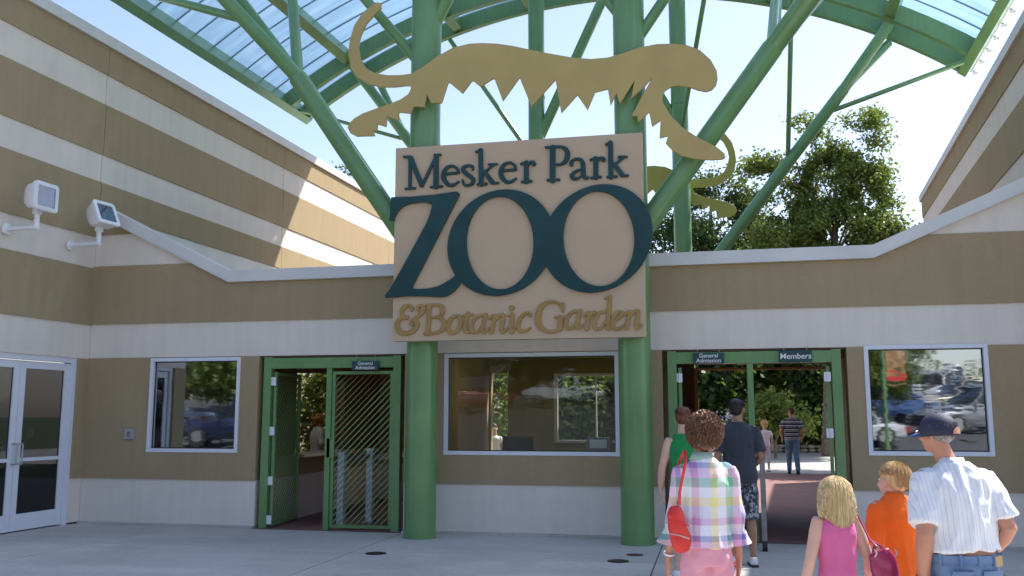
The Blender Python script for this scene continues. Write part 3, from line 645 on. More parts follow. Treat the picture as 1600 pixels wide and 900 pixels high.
n_ = [[(1238, 345, 14), (1290, 302, 22)], [(1308, 312, 34), (1262, 512, 36)], [(1288, 400, 12), (1350, 312, 22), (1402, 296, 30), (1410, 342, 36), (1386, 470, 36), (1405, 513, 24), (1458, 466, 12)]]
i_ = [[(1514, 208, 48), (1518, 210, 48)], [(1475, 307, 14), (1520, 282, 20)], [(1530, 290, 32), (1505, 470, 36), (1522, 513, 24), (1558, 464, 12)]]
for g in (amp, Bb, o_, t_, ai, n_, i_): letter(g, *E_, M['gold'], .03)
c_ = [[(178, 322, 32), (158, 297, 20), (102, 312, 22), (52, 380, 34), (33, 450, 36), (62, 512, 28), (120, 512, 18), (178, 476, 12)]]
G_ = [[(567, 185, 20), (567, 270, 22)], [(558, 215, 18), (490, 172, 20), (400, 168, 24), (312, 222, 44), (272, 320, 54), (277, 428, 54), (340, 498, 36), (430, 522, 20), (520, 500, 26), (535, 465, 40)], [(540, 350, 44), (532, 480, 46)], [(478, 350, 16), (598, 345, 16)]]
rf = [[(815, 333, 14), (865, 292, 20)], [(885, 300, 32), (850, 488, 36)], [(868, 385, 12), (915, 302, 22), (955, 292, 28)]]
d_ = [[(1075, 280, 18), (1012, 292, 24), (962, 360, 34), (942, 440, 36), (967, 488, 26), (1020, 478, 18), (1080, 390, 14)], [(1130, 98, 26), (1105, 440, 36), (1112, 483, 24), (1142, 466, 12)], [(1072, 123, 12), (1135, 96, 16)]]
ef = [[(1180, 392, 14), (1250, 352, 18), (1280, 300, 24), (1240, 280, 20), (1182, 330, 32), (1157, 420, 38), (1182, 478, 32), (1230, 488, 20), (1300, 440, 12)]]
for g in (c_, G_, sh(ai, -408, -20, .95, 1010, 290), rf, d_, ef, sh(n_, 60, -22, .952, 1310, 295)): letter(g, *F_, M['gold'], .03)
# ============================================================ TIGERS
tg = []
tg += fromcrop([(585, 15), (560, 12), (500, 60), (460, 120), (440, 190), (433, 250), (445, 320), (475, 360), (520, 390), (580, 406), (650, 406), (700, 400), (722, 400), (728, 412), (715, 440), (680, 465), (620, 490), (560, 510), (500, 532), (462, 554), (440, 575), (430, 598), (442, 622), (470, 637), (555, 635), (545, 608), (565, 612), (568, 580), (608, 592), (612, 540), (665, 562), (668, 524), (724, 530)], 400, 0, 3)
tg += fromcrop([(93, 603), (153, 605), (168, 530), (195, 583), (253, 583), (290, 468), (300, 467), (372, 528), (425, 457), (435, 458), (475, 490), (540, 447), (555, 445), (602, 570), (697, 437), (765, 603), (902, 448), (935, 637), (1025, 537), (1083, 620), (1125, 522), (1200, 503), (1215, 592), (1248, 525), (1268, 585), (1353, 447), (1333, 555), (1415, 480), (1460, 425)], 620, 0, 3.636)
tg += fromcrop([(562, 542), (588, 542), (592, 570), (643, 523), (657, 590), (697, 562), (693, 645), (733, 635), (722, 670), (750, 700), (790, 725), (820, 735), (870, 745), (930, 748), (985, 745), (998, 738), (995, 720), (960, 690), (880, 650), (800, 600), (740, 540), (705, 480), (703, 450), (715, 425), (745, 405), (780, 400), (830, 405), (870, 420), (910, 428), (935, 420), (955, 400), (963, 370), (958, 330), (930, 280), (880, 235), (820, 212), (750, 205), (680, 207), (600, 222), (520, 250), (450, 270), (370, 277), (280, 270), (140, 245), (0, 215)], 800, 0, 3)
tg += fromcrop([(1130, 205), (1060, 202), (1000, 205), (920, 225), (850, 265), (780, 315), (730, 345), (680, 352), (620, 353), (560, 345), (515, 320), (488, 280), (478, 220), (488, 170), (515, 110), (560, 60), (585, 35), (583, 25)], 400, 0, 3)
TT = -.80
loop = [tuple(pt(x, y, TT-.02)[[0, 2]]) for x, y in tg]
ti = empty('tiger_cutout', (0, 0, 0), 'large flat gold tiger cutout with jagged belly above the sign', 'sculpture', 'gold tiger cutouts')
curve_plate('plate', [loop], .04, .004, ti, M['tiger'], TT)
for x in (-1.39, 1.53): MB().box((x-.05, TT+.02, 6.25), (x+.05, -.62, 6.4)).build('standoff', M['green'], ti)
# the second cutout faces the other way on the rear columns
ti2 = empty('tiger_cutout', (0, 0, 0), 'far gold tiger cutout behind the sign, facing left, only tail and hind leg showing', 'sculpture', 'gold tiger cutouts')
xm = max(-1e9, *[-x for x, z in loop]); qq = pt(1150, 250, 7.25); q2 = pt(1151, 328, 7.25)
zleg = min(z for x, z in loop if x < -1.9); 
l2 = [(-x*.98+(qq[0]-xm*.98), (z-5.72)*1.0+6.05) for x, z in loop]
curve_plate('plate', [l2], .04, .004, ti2, simple('tiger_gold_far', (.42, .34, .055), .45, 0, .08, 1.4), 7.30)
MB().box((1.95, 7.18, 6.7), (2.05, 7.28, 6.85)).build('standoff', M['green'], ti2)
# ============================================================ CANOPY
can = empty('entrance_canopy', (0, 0, 0), 'green steel barrel canopy with pale blue polycarbonate roof above the entrance', 'canopy')
AC, AZ, AR = .38, -1.60, 12.98
SHEAR = .055
def sk(x, y): return x+SHEAR*(y-7.5)
def under(off): return AZ+math.sqrt(AR*AR-off*off)
def arcp(a, r, y): return (sk(AC+r*math.sin(a), y), y, AZ+r*math.cos(a))
AM = math.asin(7.65/AR)
def arcbeam(name, y0, y1, r0, r1, m, n=40, a0=-AM, a1=AM, parent=can):
    b = MB()
    for i in range(n+1):
        a = a0+(a1-a0)*i/n; b.v += [arcp(a, r0, y0), arcp(a, r1, y0), arcp(a, r1, y1), arcp(a, r0, y1)]
    for i in range(n):
        for j in range(4): b.f.append((4*i+j, 4*i+(j+1) % 4, 4*i+4+(j+1) % 4, 4*i+4+j))
    b.f += [(0, 1, 2, 3), (4*n+3, 4*n+2, 4*n+1, 4*n)]
    o = b.build(name, m, parent, fix=True); smooth_by_angle(o.data, 30); return o
YF, YB = -2.35, 8.72
for y in (-2.2, -.5, 7.0, 7.9):
    ab = arcbeam('arch_beam', y-.05, y+.05, AR+.02, AR+.37, M['green'])
    arcbeam('flange', y-.07, y+.07, AR, AR+.02, M['green'], parent=ab)
POFF = [-7.58, -6.02, -3.65, -1.85, 1.85, 3.65, 6.02, 7.58]
for o_ in POFF:
    a = math.asin(o_/AR); edge = abs(o_) > 7
    b = MB(); hw = .11 if not edge else .10; r0, r1 = AR+.05, AR+.445
    if edge: r0, r1 = AR-.02, AR+.50
    for y in (YF, 7.99):
        for da, r in ((-hw/AR, r0), (hw/AR, r0), (hw/AR, r1), (-hw/AR, r1)): b.v.append(arcp(a+da, r, y))
    b.f = [(0, 1, 2, 3), (7, 6, 5, 4)]+[(j, j+4, (j+1) % 4+4, (j+1) % 4) for j in range(4)]
    b.build('edge_beam' if edge else 'purlin', M['green'], can, fix=True, bevel=.008)
gy = [YF+(YB-YF)*k/17 for k in range(18)]
al = [-math.asin(7.64/AR)]+[math.asin(o_/AR) for o_ in POFF[1:-1]]+[math.asin(7.64/AR)]
for k in range(17):
    for j in range(len(al)-1): arcbeam('roof_panel', gy[k]+.001, gy[k+1]-.001, AR+.515, AR+.527, M['poly'], 8, al[j]+.001, al[j+1]-.001)
bar_m = simple('glazing_bar', (.22, .32, .37), .4, .3)
for k, y in enumerate(gy):
    gb = arcbeam('glazing_bar', y-.010, y+.010, AR+.485, AR+.512, bar_m, 40, -math.asin(7.72/AR), math.asin(7.72/AR))
    for s2 in (-1, 1):
        p = arcp(s2*math.asin(7.74/AR), AR+.475, y); MB().box((p[0]-.05, y-.022, p[2]-.03), (p[0]+.05, y+.022, p[2]+.03)).build('end_clip', M['coping'], gb)
for s2 in (-1, 1):
    b = MB(); a = s2*math.asin(7.665/AR)
    for y in (YF, YB):
        for da, r in ((-.02/AR, AR+.44), (.02/AR, AR+.44), (.02/AR, AR+.56), (-.02/AR, AR+.56)): b.v.append(arcp(a+da, r, y))
    b.f = [(0, 1, 2, 3), (7, 6, 5, 4)]+[(j, j+4, (j+1) % 4+4, (j+1) % 4) for j in range(4)]
    b.build('eave_trim', M['coping'], can, fix=True)
def col(x, y, r, lb=None):
    ztop = under(x-sk(AC, y))+.05
    c = MB().loft([(x, y, 0), (x, y, ztop)], [r, r], n=36).build('column', M['green'], can, smooth=True)
    MB().loft([(x, y, -.005), (x, y, .02)], [r+.008, r+.008], n=30).build('base_ring', M['green'], c, smooth=True)
    return c
FL, FR, RL, RR = (-1.39, -.5), (1.53, -.5), (-1.18, 7.0), (2.0, 7.0)
for x, y in (FL, FR): col(x, y, .215)
for (x, y), zz in ((RL, 8.75), (RR, 8.35)):
    c = col(x, y, .185); MB().loft([(x, y, zz), (x, y, zz+.03)], [.197, .197], n=30).build('weld_ring', M['green'], c, smooth=True)
def strut(a, b_, r, nm='strut'): return MB().tube(a, b_, r, 20).build(nm, M['green'], can, smooth=True)
def to_roof(a, q):
    a, q = np.array(a, float), np.array(q, float); d = q-a; t = .2
    while t < 8:
        p = a+d*t; off = p[0]-sk(AC, p[1])
        if abs(off) >= 7.6 or p[2] >= AZ+math.sqrt(max(0, (AR+.1)**2-off*off)): return p
        t += .01
    return a+d*t
nodeL = pt(466, 122, -.5); nodeR = pt(1207, 75, -.5)
strut((FL[0], -.5, 3.72), nodeL, .142); strut((FR[0], -.5, 3.9), nodeR, .145)
strut(nodeL, to_roof(nodeL, pt(353, 0, -.85)), .105); strut(nodeL, to_roof(nodeL, pt(374, 0, -.2)), .10); strut(nodeL, to_roof(nodeL, pt(457, 0, .7)), .085)
strut(nodeR, to_roof(nodeR, pt(1262, 0, -.85)), .135); strut(nodeR, to_roof(nodeR, pt(1272, 0, .1)), .10); strut(nodeR, to_roof(nodeR, pt(1213, 0, .7)), .085)
q = pt(378, 30, -.78); strut(q, to_roof(q, pt(300, 9, -.5)), .065, 'brace'); q = pt(1290, -40, -.6); strut(q, to_roof(q, q+np.array([1.2, 0, .3])), .065, 'brace')
# upper branches of the front columns
def cb(C_, y, pxa, pxb, T, r, nm='strut'):
    a = pt(*pxa, T); a = np.array([C_[0], C_[1], a[2]]) if C_ is not None else a
    strut(a, to_roof(a, pt(*pxb, y)), r, nm)
cb(FL, -.5, (650, 112), (572, 0), -.5, .075); cb(FR, -.5, (997, 80), (1037, 0), -.5, .075)
cb(FL, -.5, (672, 62), (697, 0), -.5, .10); cb(FR, -.5, (975, 45), (947, 0), -.5, .06)
# rear frame struts, forked to the two end arches
def fork(C_, base, na, nb, jn):
    a = np.array([C_[0], C_[1], pt(*base, 7.0)[2]]); j = pt(*jn, 7.0)
    strut(a, j, .125); strut(j, pt(*na, 7.0), .115); strut(j, pt(*nb, 7.9), .09); return a, j
fork(RR, (1066, 468), (1388, 40), (1388, 68), (1318, 140)); fork(RL, (838, 485), (543, 92), (592, 128), (630, 208))
MB().tube(pt(637, 219, 7.0), pt(453, 168, 7.4), .045).build('brace', M['green'], can, smooth=True); MB().tube(pt(1292, 176, 7.0), pt(1505, 97, 7.4), .05).build('brace', M['green'], can, smooth=True)
j = pt(1231, 250, 7.0); strut(j, to_roof(j, pt(1237, 0, 5.6)), .05, 'brace'); j = pt(690, 290, 7.0); strut(j, to_roof(j, pt(676, 110, 6.4)), .05, 'brace')
strut(np.array([RL[0], 7.0, pt(822, 256, 7.0)[2]]), pt(703, 62, 7.5), .055, 'brace'); strut(np.array([RR[0], 7, pt(1068, 215, 7.0)[2]]), to_roof(np.array([RR[0], 7, pt(1068, 215, 7.0)[2]]), pt(1100, 0, 5.4)), .05, 'brace')
strut(np.array([RL[0], 7.0, pt(845, 225, 7.0)[2]]), pt(945, -8, 7.0), .115); strut(np.array([RR[0], 7.0, pt(1060, 200, 7.0)[2]]), pt(946, -8, 7.0), .07)
# ============================================================ TREES AND PLANTS
def leaves(ells, n, size, seed, lobe=.75, flat=.35, thr=-.05, cl=None):
    cl = cl or size*2.5
    rs = np.random.RandomState(seed); vol = np.array([r[0]*r[1]*r[2] for c, r in ells])**.8; vol /= vol.sum()
    nc = max(20, n//(60 if cl < .25 else 38)); cents = []
    while len(cents) < nc:
        c, r = ells[rs.choice(len(ells), p=vol)]
        d = rs.normal(size=3); d /= np.linalg.norm(d); rad = rs.uniform(.35, 1.0)**.5
        p = np.array(c)+d*np.array(r)*rad*rs.uniform(.86, 1.1)
        if noise.noise(Vector(p*lobe)) > thr: cents.append(p)
    cents = np.array(cents); k = rs.randint(0, nc, n); cs = cl*rs.uniform(.6, 1.4, nc)
    P = cents[k]+rs.normal(size=(n, 3))*cs[k][:, None]*np.array([1, 1, .75])
    nrm = rs.normal(size=(n, 3)); nrm[:, 2] = np.abs(nrm[:, 2])+flat; nrm /= np.linalg.norm(nrm, axis=1)[:, None]
    u = np.cross(nrm, rs.normal(size=(n, 3))); u /= np.linalg.norm(u, axis=1)[:, None]; v = np.cross(nrm, u)
    s = (size*rs.uniform(.55, 1.25, n))[:, None]
    V = np.stack([P-u*s, P-v*s*.55+nrm*s*.12, P+u*s*.9, P+v*s*.55+nrm*s*.12], 1).reshape(-1, 3)
    me = bpy.data.meshes.new('crown'); me.vertices.add(4*n); me.vertices.foreach_set('co', V.astype('f').ravel())
    me.loops.add(4*n); me.loops.foreach_set('vertex_index', np.arange(4*n, dtype='i')); me.polygons.add(n)
    me.polygons.foreach_set('loop_start', np.arange(0, 4*n, 4, dtype='i')); me.update(calc_edges=True); return me, cents
def tree(name, base, ells, n, size, m, label, seed, r=.28, group=None, cat='tree', nb=26, lobe=.75, thr=-.05, cl=None):
    base = Vector(base); t = empty(name, base, label, cat, group)
    E = [(tuple(Vector(c)-base), rr) for c, rr in ells]
    me, cents = leaves(E, n, size, seed, lobe, thr=thr, cl=cl); link('crown', me, t, m)
    rs = random.Random(seed); top = max(c[2]+rr[2]*.1 for c, rr in E)*(.84 if lobe == 1.0 and nb > 50 else 1); cx = sum(c[0] for c, rr in E)/len(E); cy = sum(c[1] for c, rr in E)/len(E)
    b = MB(); pts = []; k = 7
    for i in range(k+1):
        f = i/k; pts.append((cx*f**1.5+rs.uniform(-.12, .12)*f, cy*f**1.5+rs.uniform(-.12, .12)*f, top*f))
    b.loft(pts, [r*(1.25 if i == 0 else (1-i/k)**.8+.08) for i in range(k+1)], n=10)
    for _ in range(nb):
        q = cents[rs.randrange(len(cents))]; zz = max(top*.18, min(q[2]*.8, q[2]-.3*math.hypot(q[0], q[1]))); f = min(1, zz/top)
        s0 = Vector((cx*f**1.5, cy*f**1.5, zz)); q = Vector(q); md = s0.lerp(q, .5)+Vector((rs.uniform(-.3, .3), rs.uniform(-.3, .3), rs.uniform(-.1, .5)))
        ra = r*(1-f)**.8*.32+.02; b.loft([s0, md, q], [ra, ra*.6, .015], n=6)
    b.build('trunk', M['bark'], t, smooth=True); return t
def pe(x, y, rx, ry, D, dep=1.0): k = D/1443.; return (tuple(pd(x, y, D)), (rx*k, rx*k*dep, ry*k))
D = 40
b0 = pd(1290, 500, D); tree('sycamore_tree', (b0[0], b0[1], 0), [pe(*q, D) for q in ((1262, 192, 20, 24), (1282, 225, 28, 34), (1350, 192, 24, 18), (1368, 222, 20, 22), (1335, 238, 26, 30), (1180, 262, 18, 16), (1212, 268, 26, 24), (1240, 300, 40, 36), (1290, 290, 44, 46), (1345, 290, 44, 40), (1365, 262, 20, 20), (1195, 318, 26, 20), (1372, 330, 36, 30), (1405, 362, 34, 22), (1432, 372, 16, 12), (1230, 365, 60, 40), (1310, 370, 74, 46), (1380, 385, 50, 28), (1290, 470, 110, 60))], 66000, .10, M['leaf'], 'tall open green sycamore behind the right wing, the tallest tree in view', 3, .34, nb=70, lobe=1.0, thr=.0, cl=.23)
D = 50
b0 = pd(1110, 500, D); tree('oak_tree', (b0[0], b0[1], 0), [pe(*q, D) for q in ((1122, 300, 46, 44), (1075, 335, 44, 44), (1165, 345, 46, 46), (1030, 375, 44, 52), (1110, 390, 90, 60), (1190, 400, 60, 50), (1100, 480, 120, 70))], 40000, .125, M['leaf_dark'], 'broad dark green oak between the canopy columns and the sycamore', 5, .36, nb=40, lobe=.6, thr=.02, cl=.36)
b0 = pd(540, 600, 55); tree('distant_tree', (b0[0], b0[1], 0), [pe(541, 276, 13, 12, 55), pe(553, 300, 26, 22, 55), pe(530, 350, 50, 50, 55)], 5000, .16, M['leaf_dark'], 'dark tree tip peeking over the left hall coping', 8, .2)
wood = [(1105, 575, 58, 60, 45), (1180, 560, 60, 55, 50), (1255, 590, 60, 62, 47), (1325, 580, 60, 64, 44), (1060, 600, 60, 60, 52), (870, 580, 62, 62, 44), (945, 600, 62, 62, 48), (780, 590, 60, 64, 46)]
wl = ['dark leafy tree filling the top left of the right gateway', 'dark tree behind the yellow green bush in the right gateway', 'dark tree standing behind the man in the striped shirt', 'dark tree at the right jamb of the right gateway', 'shaded tree behind the left jamb of the right gateway', 'dark tree seen through the wide rear window of the ticket booth', 'dark tree at the right end of the booth rear window', 'shaded tree seen through the narrow opening at the back of the booth']
for i, (x, y, rx, ry, D) in enumerate(wood):
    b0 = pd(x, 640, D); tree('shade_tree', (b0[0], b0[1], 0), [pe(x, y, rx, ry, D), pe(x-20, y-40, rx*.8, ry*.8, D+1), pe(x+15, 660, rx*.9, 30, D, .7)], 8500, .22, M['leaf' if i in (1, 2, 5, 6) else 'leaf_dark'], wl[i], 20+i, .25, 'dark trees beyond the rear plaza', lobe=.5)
b0 = (8.2, 16.2); tree('shade_tree', (b0[0], b0[1], 0), [((8.0, 16.9, 4.3), (2.5, 2.0, 1.6)), ((6.9, 15.6, 4.0), (1.6, 1.4, 1.3))], 15000, .12, M['leaf_dark'], 'unseen low dense tree added past the right hall to shade the brick path', 35, .16, 'dark trees beyond the rear plaza', lobe=.4, thr=-.4)  # unseen tree added so its shadow falls on the brick path
# low dark hedge mass further behind closes the gaps
b = [((x, 52+3*math.sin(x), 1.6), (4, 2.5, 2.4)) for x in range(-26, 40, 5)]
me, _ = leaves(b, 30000, .26, 77, .4, thr=-.3); tag(link('woodland_understory', me, None, M['leaf_dark']), 'dense dark undergrowth behind the rear plaza trees', 'undergrowth', None, 'stuff')
D = 37
b0 = pd(1212, 705, D); tree('ornamental_tree', (b0[0], b0[1], 0), [pe(*q, D) for q in ((1205, 632, 24, 20), (1187, 655, 24, 16), (1235, 652, 26, 16), (1260, 668, 20, 14), (1210, 655, 30, 16))], 4200, .10, M['leaf_lime'], 'small yellow green tree in front of the dark trees in the right gateway', 9, .06, nb=22, lobe=1.2)
b0 = pd(1148, 700, 38); tree('sky_fleck_shrub', (b0[0], b0[1], 0), [pe(1143, 652, 9, 10, 38), pe(1140, 690, 14, 18, 38)], 260, .07, simple('sky_fleck_white', (.75, .75, .8), .7), 'shrub with white flecks for bright sky gaps, left of the dark haired man', 12, .03, cat='shrub', nb=8)  # bright sky gaps between the trees, put in as white flecks
for i, (x, lb) in enumerate(((1196, 'low green shrub beside the blonde girl beyond the gateway'), (1224, 'low green shrub left of the striped shirt man'), (1256, 'low round shrub right of the striped shirt man'), (1287, 'low round shrub nearest the right gate jamb'), (880, 'low shrub seen through the booth rear window'), (940, 'low shrub near the right edge of the booth rear window'))):
    p = pd(x, 690, 44.5); tree('shrub', (p[0], p[1], .1), [((p[0], p[1], .55), (.75, .6, .5))], 1100, .10, M['leaf'], lb, 40+i, .03, 'low shrubs along the stone edging', 'shrub', 6, 1.0, -.3)
me, _ = leaves([((x, -52+2*math.sin(x*.7), behind_z(-52)+1.6), (3.6, 2.5, 3.1 if x < 8 else 1.3)) for x in range(-60, 12, 4)], 42000, .26, 78, .4, thr=-.3); tag(link('hedgerow', me, None, M['leaf_dark']), 'dense dark hedgerow beyond the car park, mirrored in the windows', 'hedgerow', None, 'stuff')
tree('tall_shrub', (-5.75, 6.7, 0), [((-5.75, 6.7, 1.5), (.75, .9, 1.4)), ((-5.2, 6.9, 2.4), (.5, .6, .7))], 6000, .08, M['leaf'], 'green shrub seen through the ticket window of the left passage', 52, .05, cat='shrub', nb=10, lobe=.8, thr=-.3)
tree('tall_shrub', (-4.5, 16.5, 0), [((-4.5, 16.5, 1.6), (1.1, 1.0, 1.5)), ((-4.6, 16.7, 3.0), (.9, .8, 1.0))], 7000, .09, M['leaf'], 'tall green shrub seen through the narrow opening at the back of the booth', 51, .06, cat='shrub', nb=10, lobe=.8, thr=-.3)
me, _ = leaves([((x, -66, 3.3), (4, 2.5, 1.5)) for x in range(8, 60, 4)], 16000, .3, 79, .4, thr=-.3); tag(link('hedgerow', me, None, M['leaf_dark']), 'low dark tree line along the skyline right of the car park, mirrored in the right window', 'hedgerow', None, 'stuff')
# stone edging along the planting bed
rs = random.Random(4); b = MB()
for i in range(150):
    x = -18+i*.34; 
    for z in (.09, .26): b.ell((x+rs.uniform(-.05, .05), 31.0+rs.uniform(-.06, .06), z), (.19+rs.uniform(-.03, .03), .15, .10+rs.uniform(-.02, .02)), 8, 5)
tag(b.build('stone_edging', simple('fieldstone', (.36, .31, .26), .9, 0, .4, 3), None), 'low rough stone edging along the planting bed', 'stone edging', None, 'stuff')
f = empty('iron_fence', (6, 33.4, 0), 'low black iron fence beyond the rear plaza', 'fence')
MB().box((-14, -.02, 1.02), (12, .02, 1.08)).build('rail', M['black'], f); MB().box((-14, -.02, .15), (12, .02, .2)).build('rail', M['black'], f)
pk = MB().box((-.012, -.012, .1), (.012, .012, 1.02)).mesh('picket'); pk.materials.append(M['black']); pp = MB().box((-.04, -.04, 0), (.04, .04, 1.2)).mesh('post'); pp.materials.append(M['black'])
for k in range(186): link('picket', pk, f).location = (-14+k*.14, 0, 0)
for k in range(11): link('post', pp, f).location = (-14+k*2.6, 0, 0)
# ============================================================ CAR PARK BEHIND THE CAMERA (seen in the tinted windows)
PA = {}
def paint(n, c):
    if n not in PA: PA[n] = simple('car_paint_'+n, c, .3, .3, .03, 2, coat=.8)
    return PA[n]
glass_c = simple('car_glass', (.015, .018, .02), .05, 0, .02, spec=.8); tyre_m = M['black']; lamp_r = simple('tail_lamp', (.3, .01, .01), .3); lamp_w = simple('head_lamp', (.8, .8, .8), .15)
def car_mesh(kind):
    # side profile stations (y, z bottom, z top) for the lower body; cabin stations
    L, W = (4.75, 1.86) if kind != 'sedan' else (4.6, 1.78); hb = .95 if kind != 'sedan' else .82
    top = {'suv': 1.78, 'van': 1.80, 'pickup': 1.80, 'sedan': 1.43}[kind]
    def rrect(y, hw, z0, z1, r): 
        out = []; 
        for cx, cz, a0 in ((hw-r, z1-r, 0), (-hw+r, z1-r, 90), (-hw+r, z0+r, 180), (hw-r, z0+r, 270)):
            for k in range(4): a = R(a0+30*k); out.append((cx+r*math.cos(a), y, cz+r*math.sin(a)))
        return out
    def sk_(secs):
        b = MB(); N = len(secs[0])
        for s in secs: b.v += s
        for i in range(len(secs)-1):
            for j in range(N): b.f.append((i*N+j, i*N+(j+1) % N, (i+1)*N+(j+1) % N, (i+1)*N+j))
        b.f.append(tuple(range(N))); b.f.append(tuple(range(len(b.v)-N, len(b.v)))); return b
    h = L/2; W2 = W/2
    body = sk_([rrect(-h, W2*.82, .38, hb-.12, .1), rrect(-h+.12, W2*.95, .28, hb-.02, .13), rrect(-h+.5, W2, .24, hb+.03, .13), rrect(0, W2, .24, hb+.05, .13), rrect(h-1.25, W2, .24, hb+.03, .13), rrect(h-.35, W2*.97, .26, hb-.10, .14), rrect(h-.05, W2*.86, .34, hb-.22, .12), rrect(h, W2*.74, .40, hb-.28, .1)])
    r0, r1 = {'suv': (-h+.08, h-1.55), 'van': (-h+.08, h-1.2), 'pickup': (-.75, h-1.6), 'sedan': (-h+1.0, h-1.5)}[kind]
    sl = .25 if kind != 'sedan' else .75; fl = .75
    cab = sk_([rrect(r0, W2*.90, hb-.1, hb+.04, .04), rrect(r0+sl, W2*.74, hb-.1, top-.05, .1), rrect(r0+sl+.3, W2*.76, hb-.1, top, .1), rrect(r1-fl, W2*.74, hb-.1, top-.03, .1), rrect(r1, W2*.86, hb-.1, hb+.04, .04)])
    roof = sk_([rrect(r0+sl-.06, W2*.70, top-.10, top-.03, .03), rrect(r0+sl+.3, W2*.74, top-.09, top+.02, .04), rrect(r1-fl-.1, W2*.73, top-.09, top+.0, .04), rrect(r1-fl+.1, W2*.68, top-.12, top-.06, .02)])
    pil = MB()
    for s in (-1, 1):
        for ya, yb, rr in ((r0+.02, r0+sl, .05), ((r0+r1)/2, (r0+r1)/2-.05, .035), (r1-.05, r1-fl, .035)): pil.tube((s*W2*.885, ya, hb), (s*W2*.75, yb, top-.05), rr, 8)
    return dict(body=body, cabin_glass=cab, roof=roof, pillars=pil, L=L, W=W, hb=hb)
def make_car(kind, paintm, label):
    d = car_mesh(kind); c = empty('parked_'+{'suv': 'suv', 'van': 'van', 'pickup': 'pickup_truck', 'sedan': 'car'}[kind], (0, 0, 0), label, 'car' if kind != 'pickup' else 'pickup truck', 'cars in the car park')
    for nm in ('body', 'cabin_glass', 'roof', 'pillars'): d[nm].build(nm, glass_c if nm == 'cabin_glass' else paintm, c, smooth=True, fix=True)
    for sy in (-1, 1):
        for sx in (-1, 1):
            y = sy*d['L']*.305; x = sx*(d['W']/2-.10)
            w_ = MB().loft([(x-.11, y, .34), (x+.11, y, .34)], [.34, .34], n=22, side=(0, 1, 0)).build('wheel', tyre_m, c, smooth=True)
            MB().loft([(x+sx*.09, y, .34), (x+sx*.125, y, .34)], [.22, .2], n=18, side=(0, 1, 0)).build('rim', M['steel'], w_, smooth=True)
    for sx in (-1, 1):
        MB().box((sx*d['W']*.42-.1, -d['L']/2-.02, d['hb']-.32), (sx*d['W']*.42+.1, -d['L']/2+.2, d['hb']-.12)).build('tail_light', lamp_r, c, bevel=.02); MB().box((sx*d['W']*.36-.16, d['L']/2-.22, d['hb']-.38), (sx*d['W']*.36+.16, d['L']/2+.01, d['hb']-.24)).build('headlight', lamp_w, c, bevel=.02)
        MB().box((sx*d['W']*.53-.09, d['L']*.12, d['hb']+.02), (sx*d['W']*.53+.09, d['L']*.12+.1, d['hb']+.16)).build('mirror', paintm, c, bevel=.02)
    MB().box((-d['W']*.45, d['L']/2-.05, .36), (d['W']*.45, d['L']/2+.03, .5)).build('bumper', M['black'], c, bevel=.02); MB().box((-.5, d['L']/2-.06, .52), (.5, d['L']/2+.005, .64)).build('grille', M['black'], c)
    return c
def copy_tree(o, parent=None):
    c = o.copy(); COL.objects.link(c); c.parent = parent
    for ch in list(o.children): copy_tree(ch, c)
    return c
cars = [('suv', 'silver', (.5, .5, .52), 11.8, -38, 95, 'silver utility vehicle'), ('pickup', 'white', (.75, .75, .75), 15.5, -43, 80, 'white pickup truck'), ('sedan', 'blue', (.03, .08, .22), 10.6, -44, 70, 'bright blue car'),
        ('suv', 'grey', (.2, .21, .22), 17.5, -39, 100, 'grey utility vehicle'), ('van', 'silver', (.5, .5, .52), 14.8, -49, 92, 'silver van'), ('sedan', 'silver', (.5, .5, .52), 19.5, -47, 85, 'silver sedan'),
        ('van', 'maroon', (.14, .03, .03), -10.5, -36, 60, 'maroon van with pale roof'), ('pickup', 'white', (.75, .75, .75), -5.8, -40, 85, 'white pickup'), ('suv', 'navy', (.012, .016, .05), -15.6, -20.5, 70, 'dark navy utility vehicle'), ('sedan', 'grey', (.2, .21, .22), -22, -25, 80, 'grey sedan'), ('sedan', 'silver', (.5, .5, .52), 6.6, -21, 70, 'low silver car'), ('sedan', 'blue', (.03, .08, .22), 10.0, -30.5, 62, 'blue sedan in the middle row'), ('suv', 'champagne', (.42, .38, .30), 13.4, -32, 75, 'champagne utility vehicle'), ('pickup', 'grey', (.2, .21, .22), 12.3, -25.5, 68, 'grey pickup')]
for i, (k, pn, pc, x, y, a, lb) in enumerate(cars):
    c = make_car(k, paint(pn, pc), lb+(' parked behind the viewer, mirrored in the right window' if x > 4 else ' parked behind the viewer, mirrored in the booth window' if x > -10 else ' parked behind the viewer, mirrored in the left window')); c.location = (x, y, behind_z(y)+.02); c.rotation_euler = (0, 0, R(a))
rt = random.Random(11); srcs = []
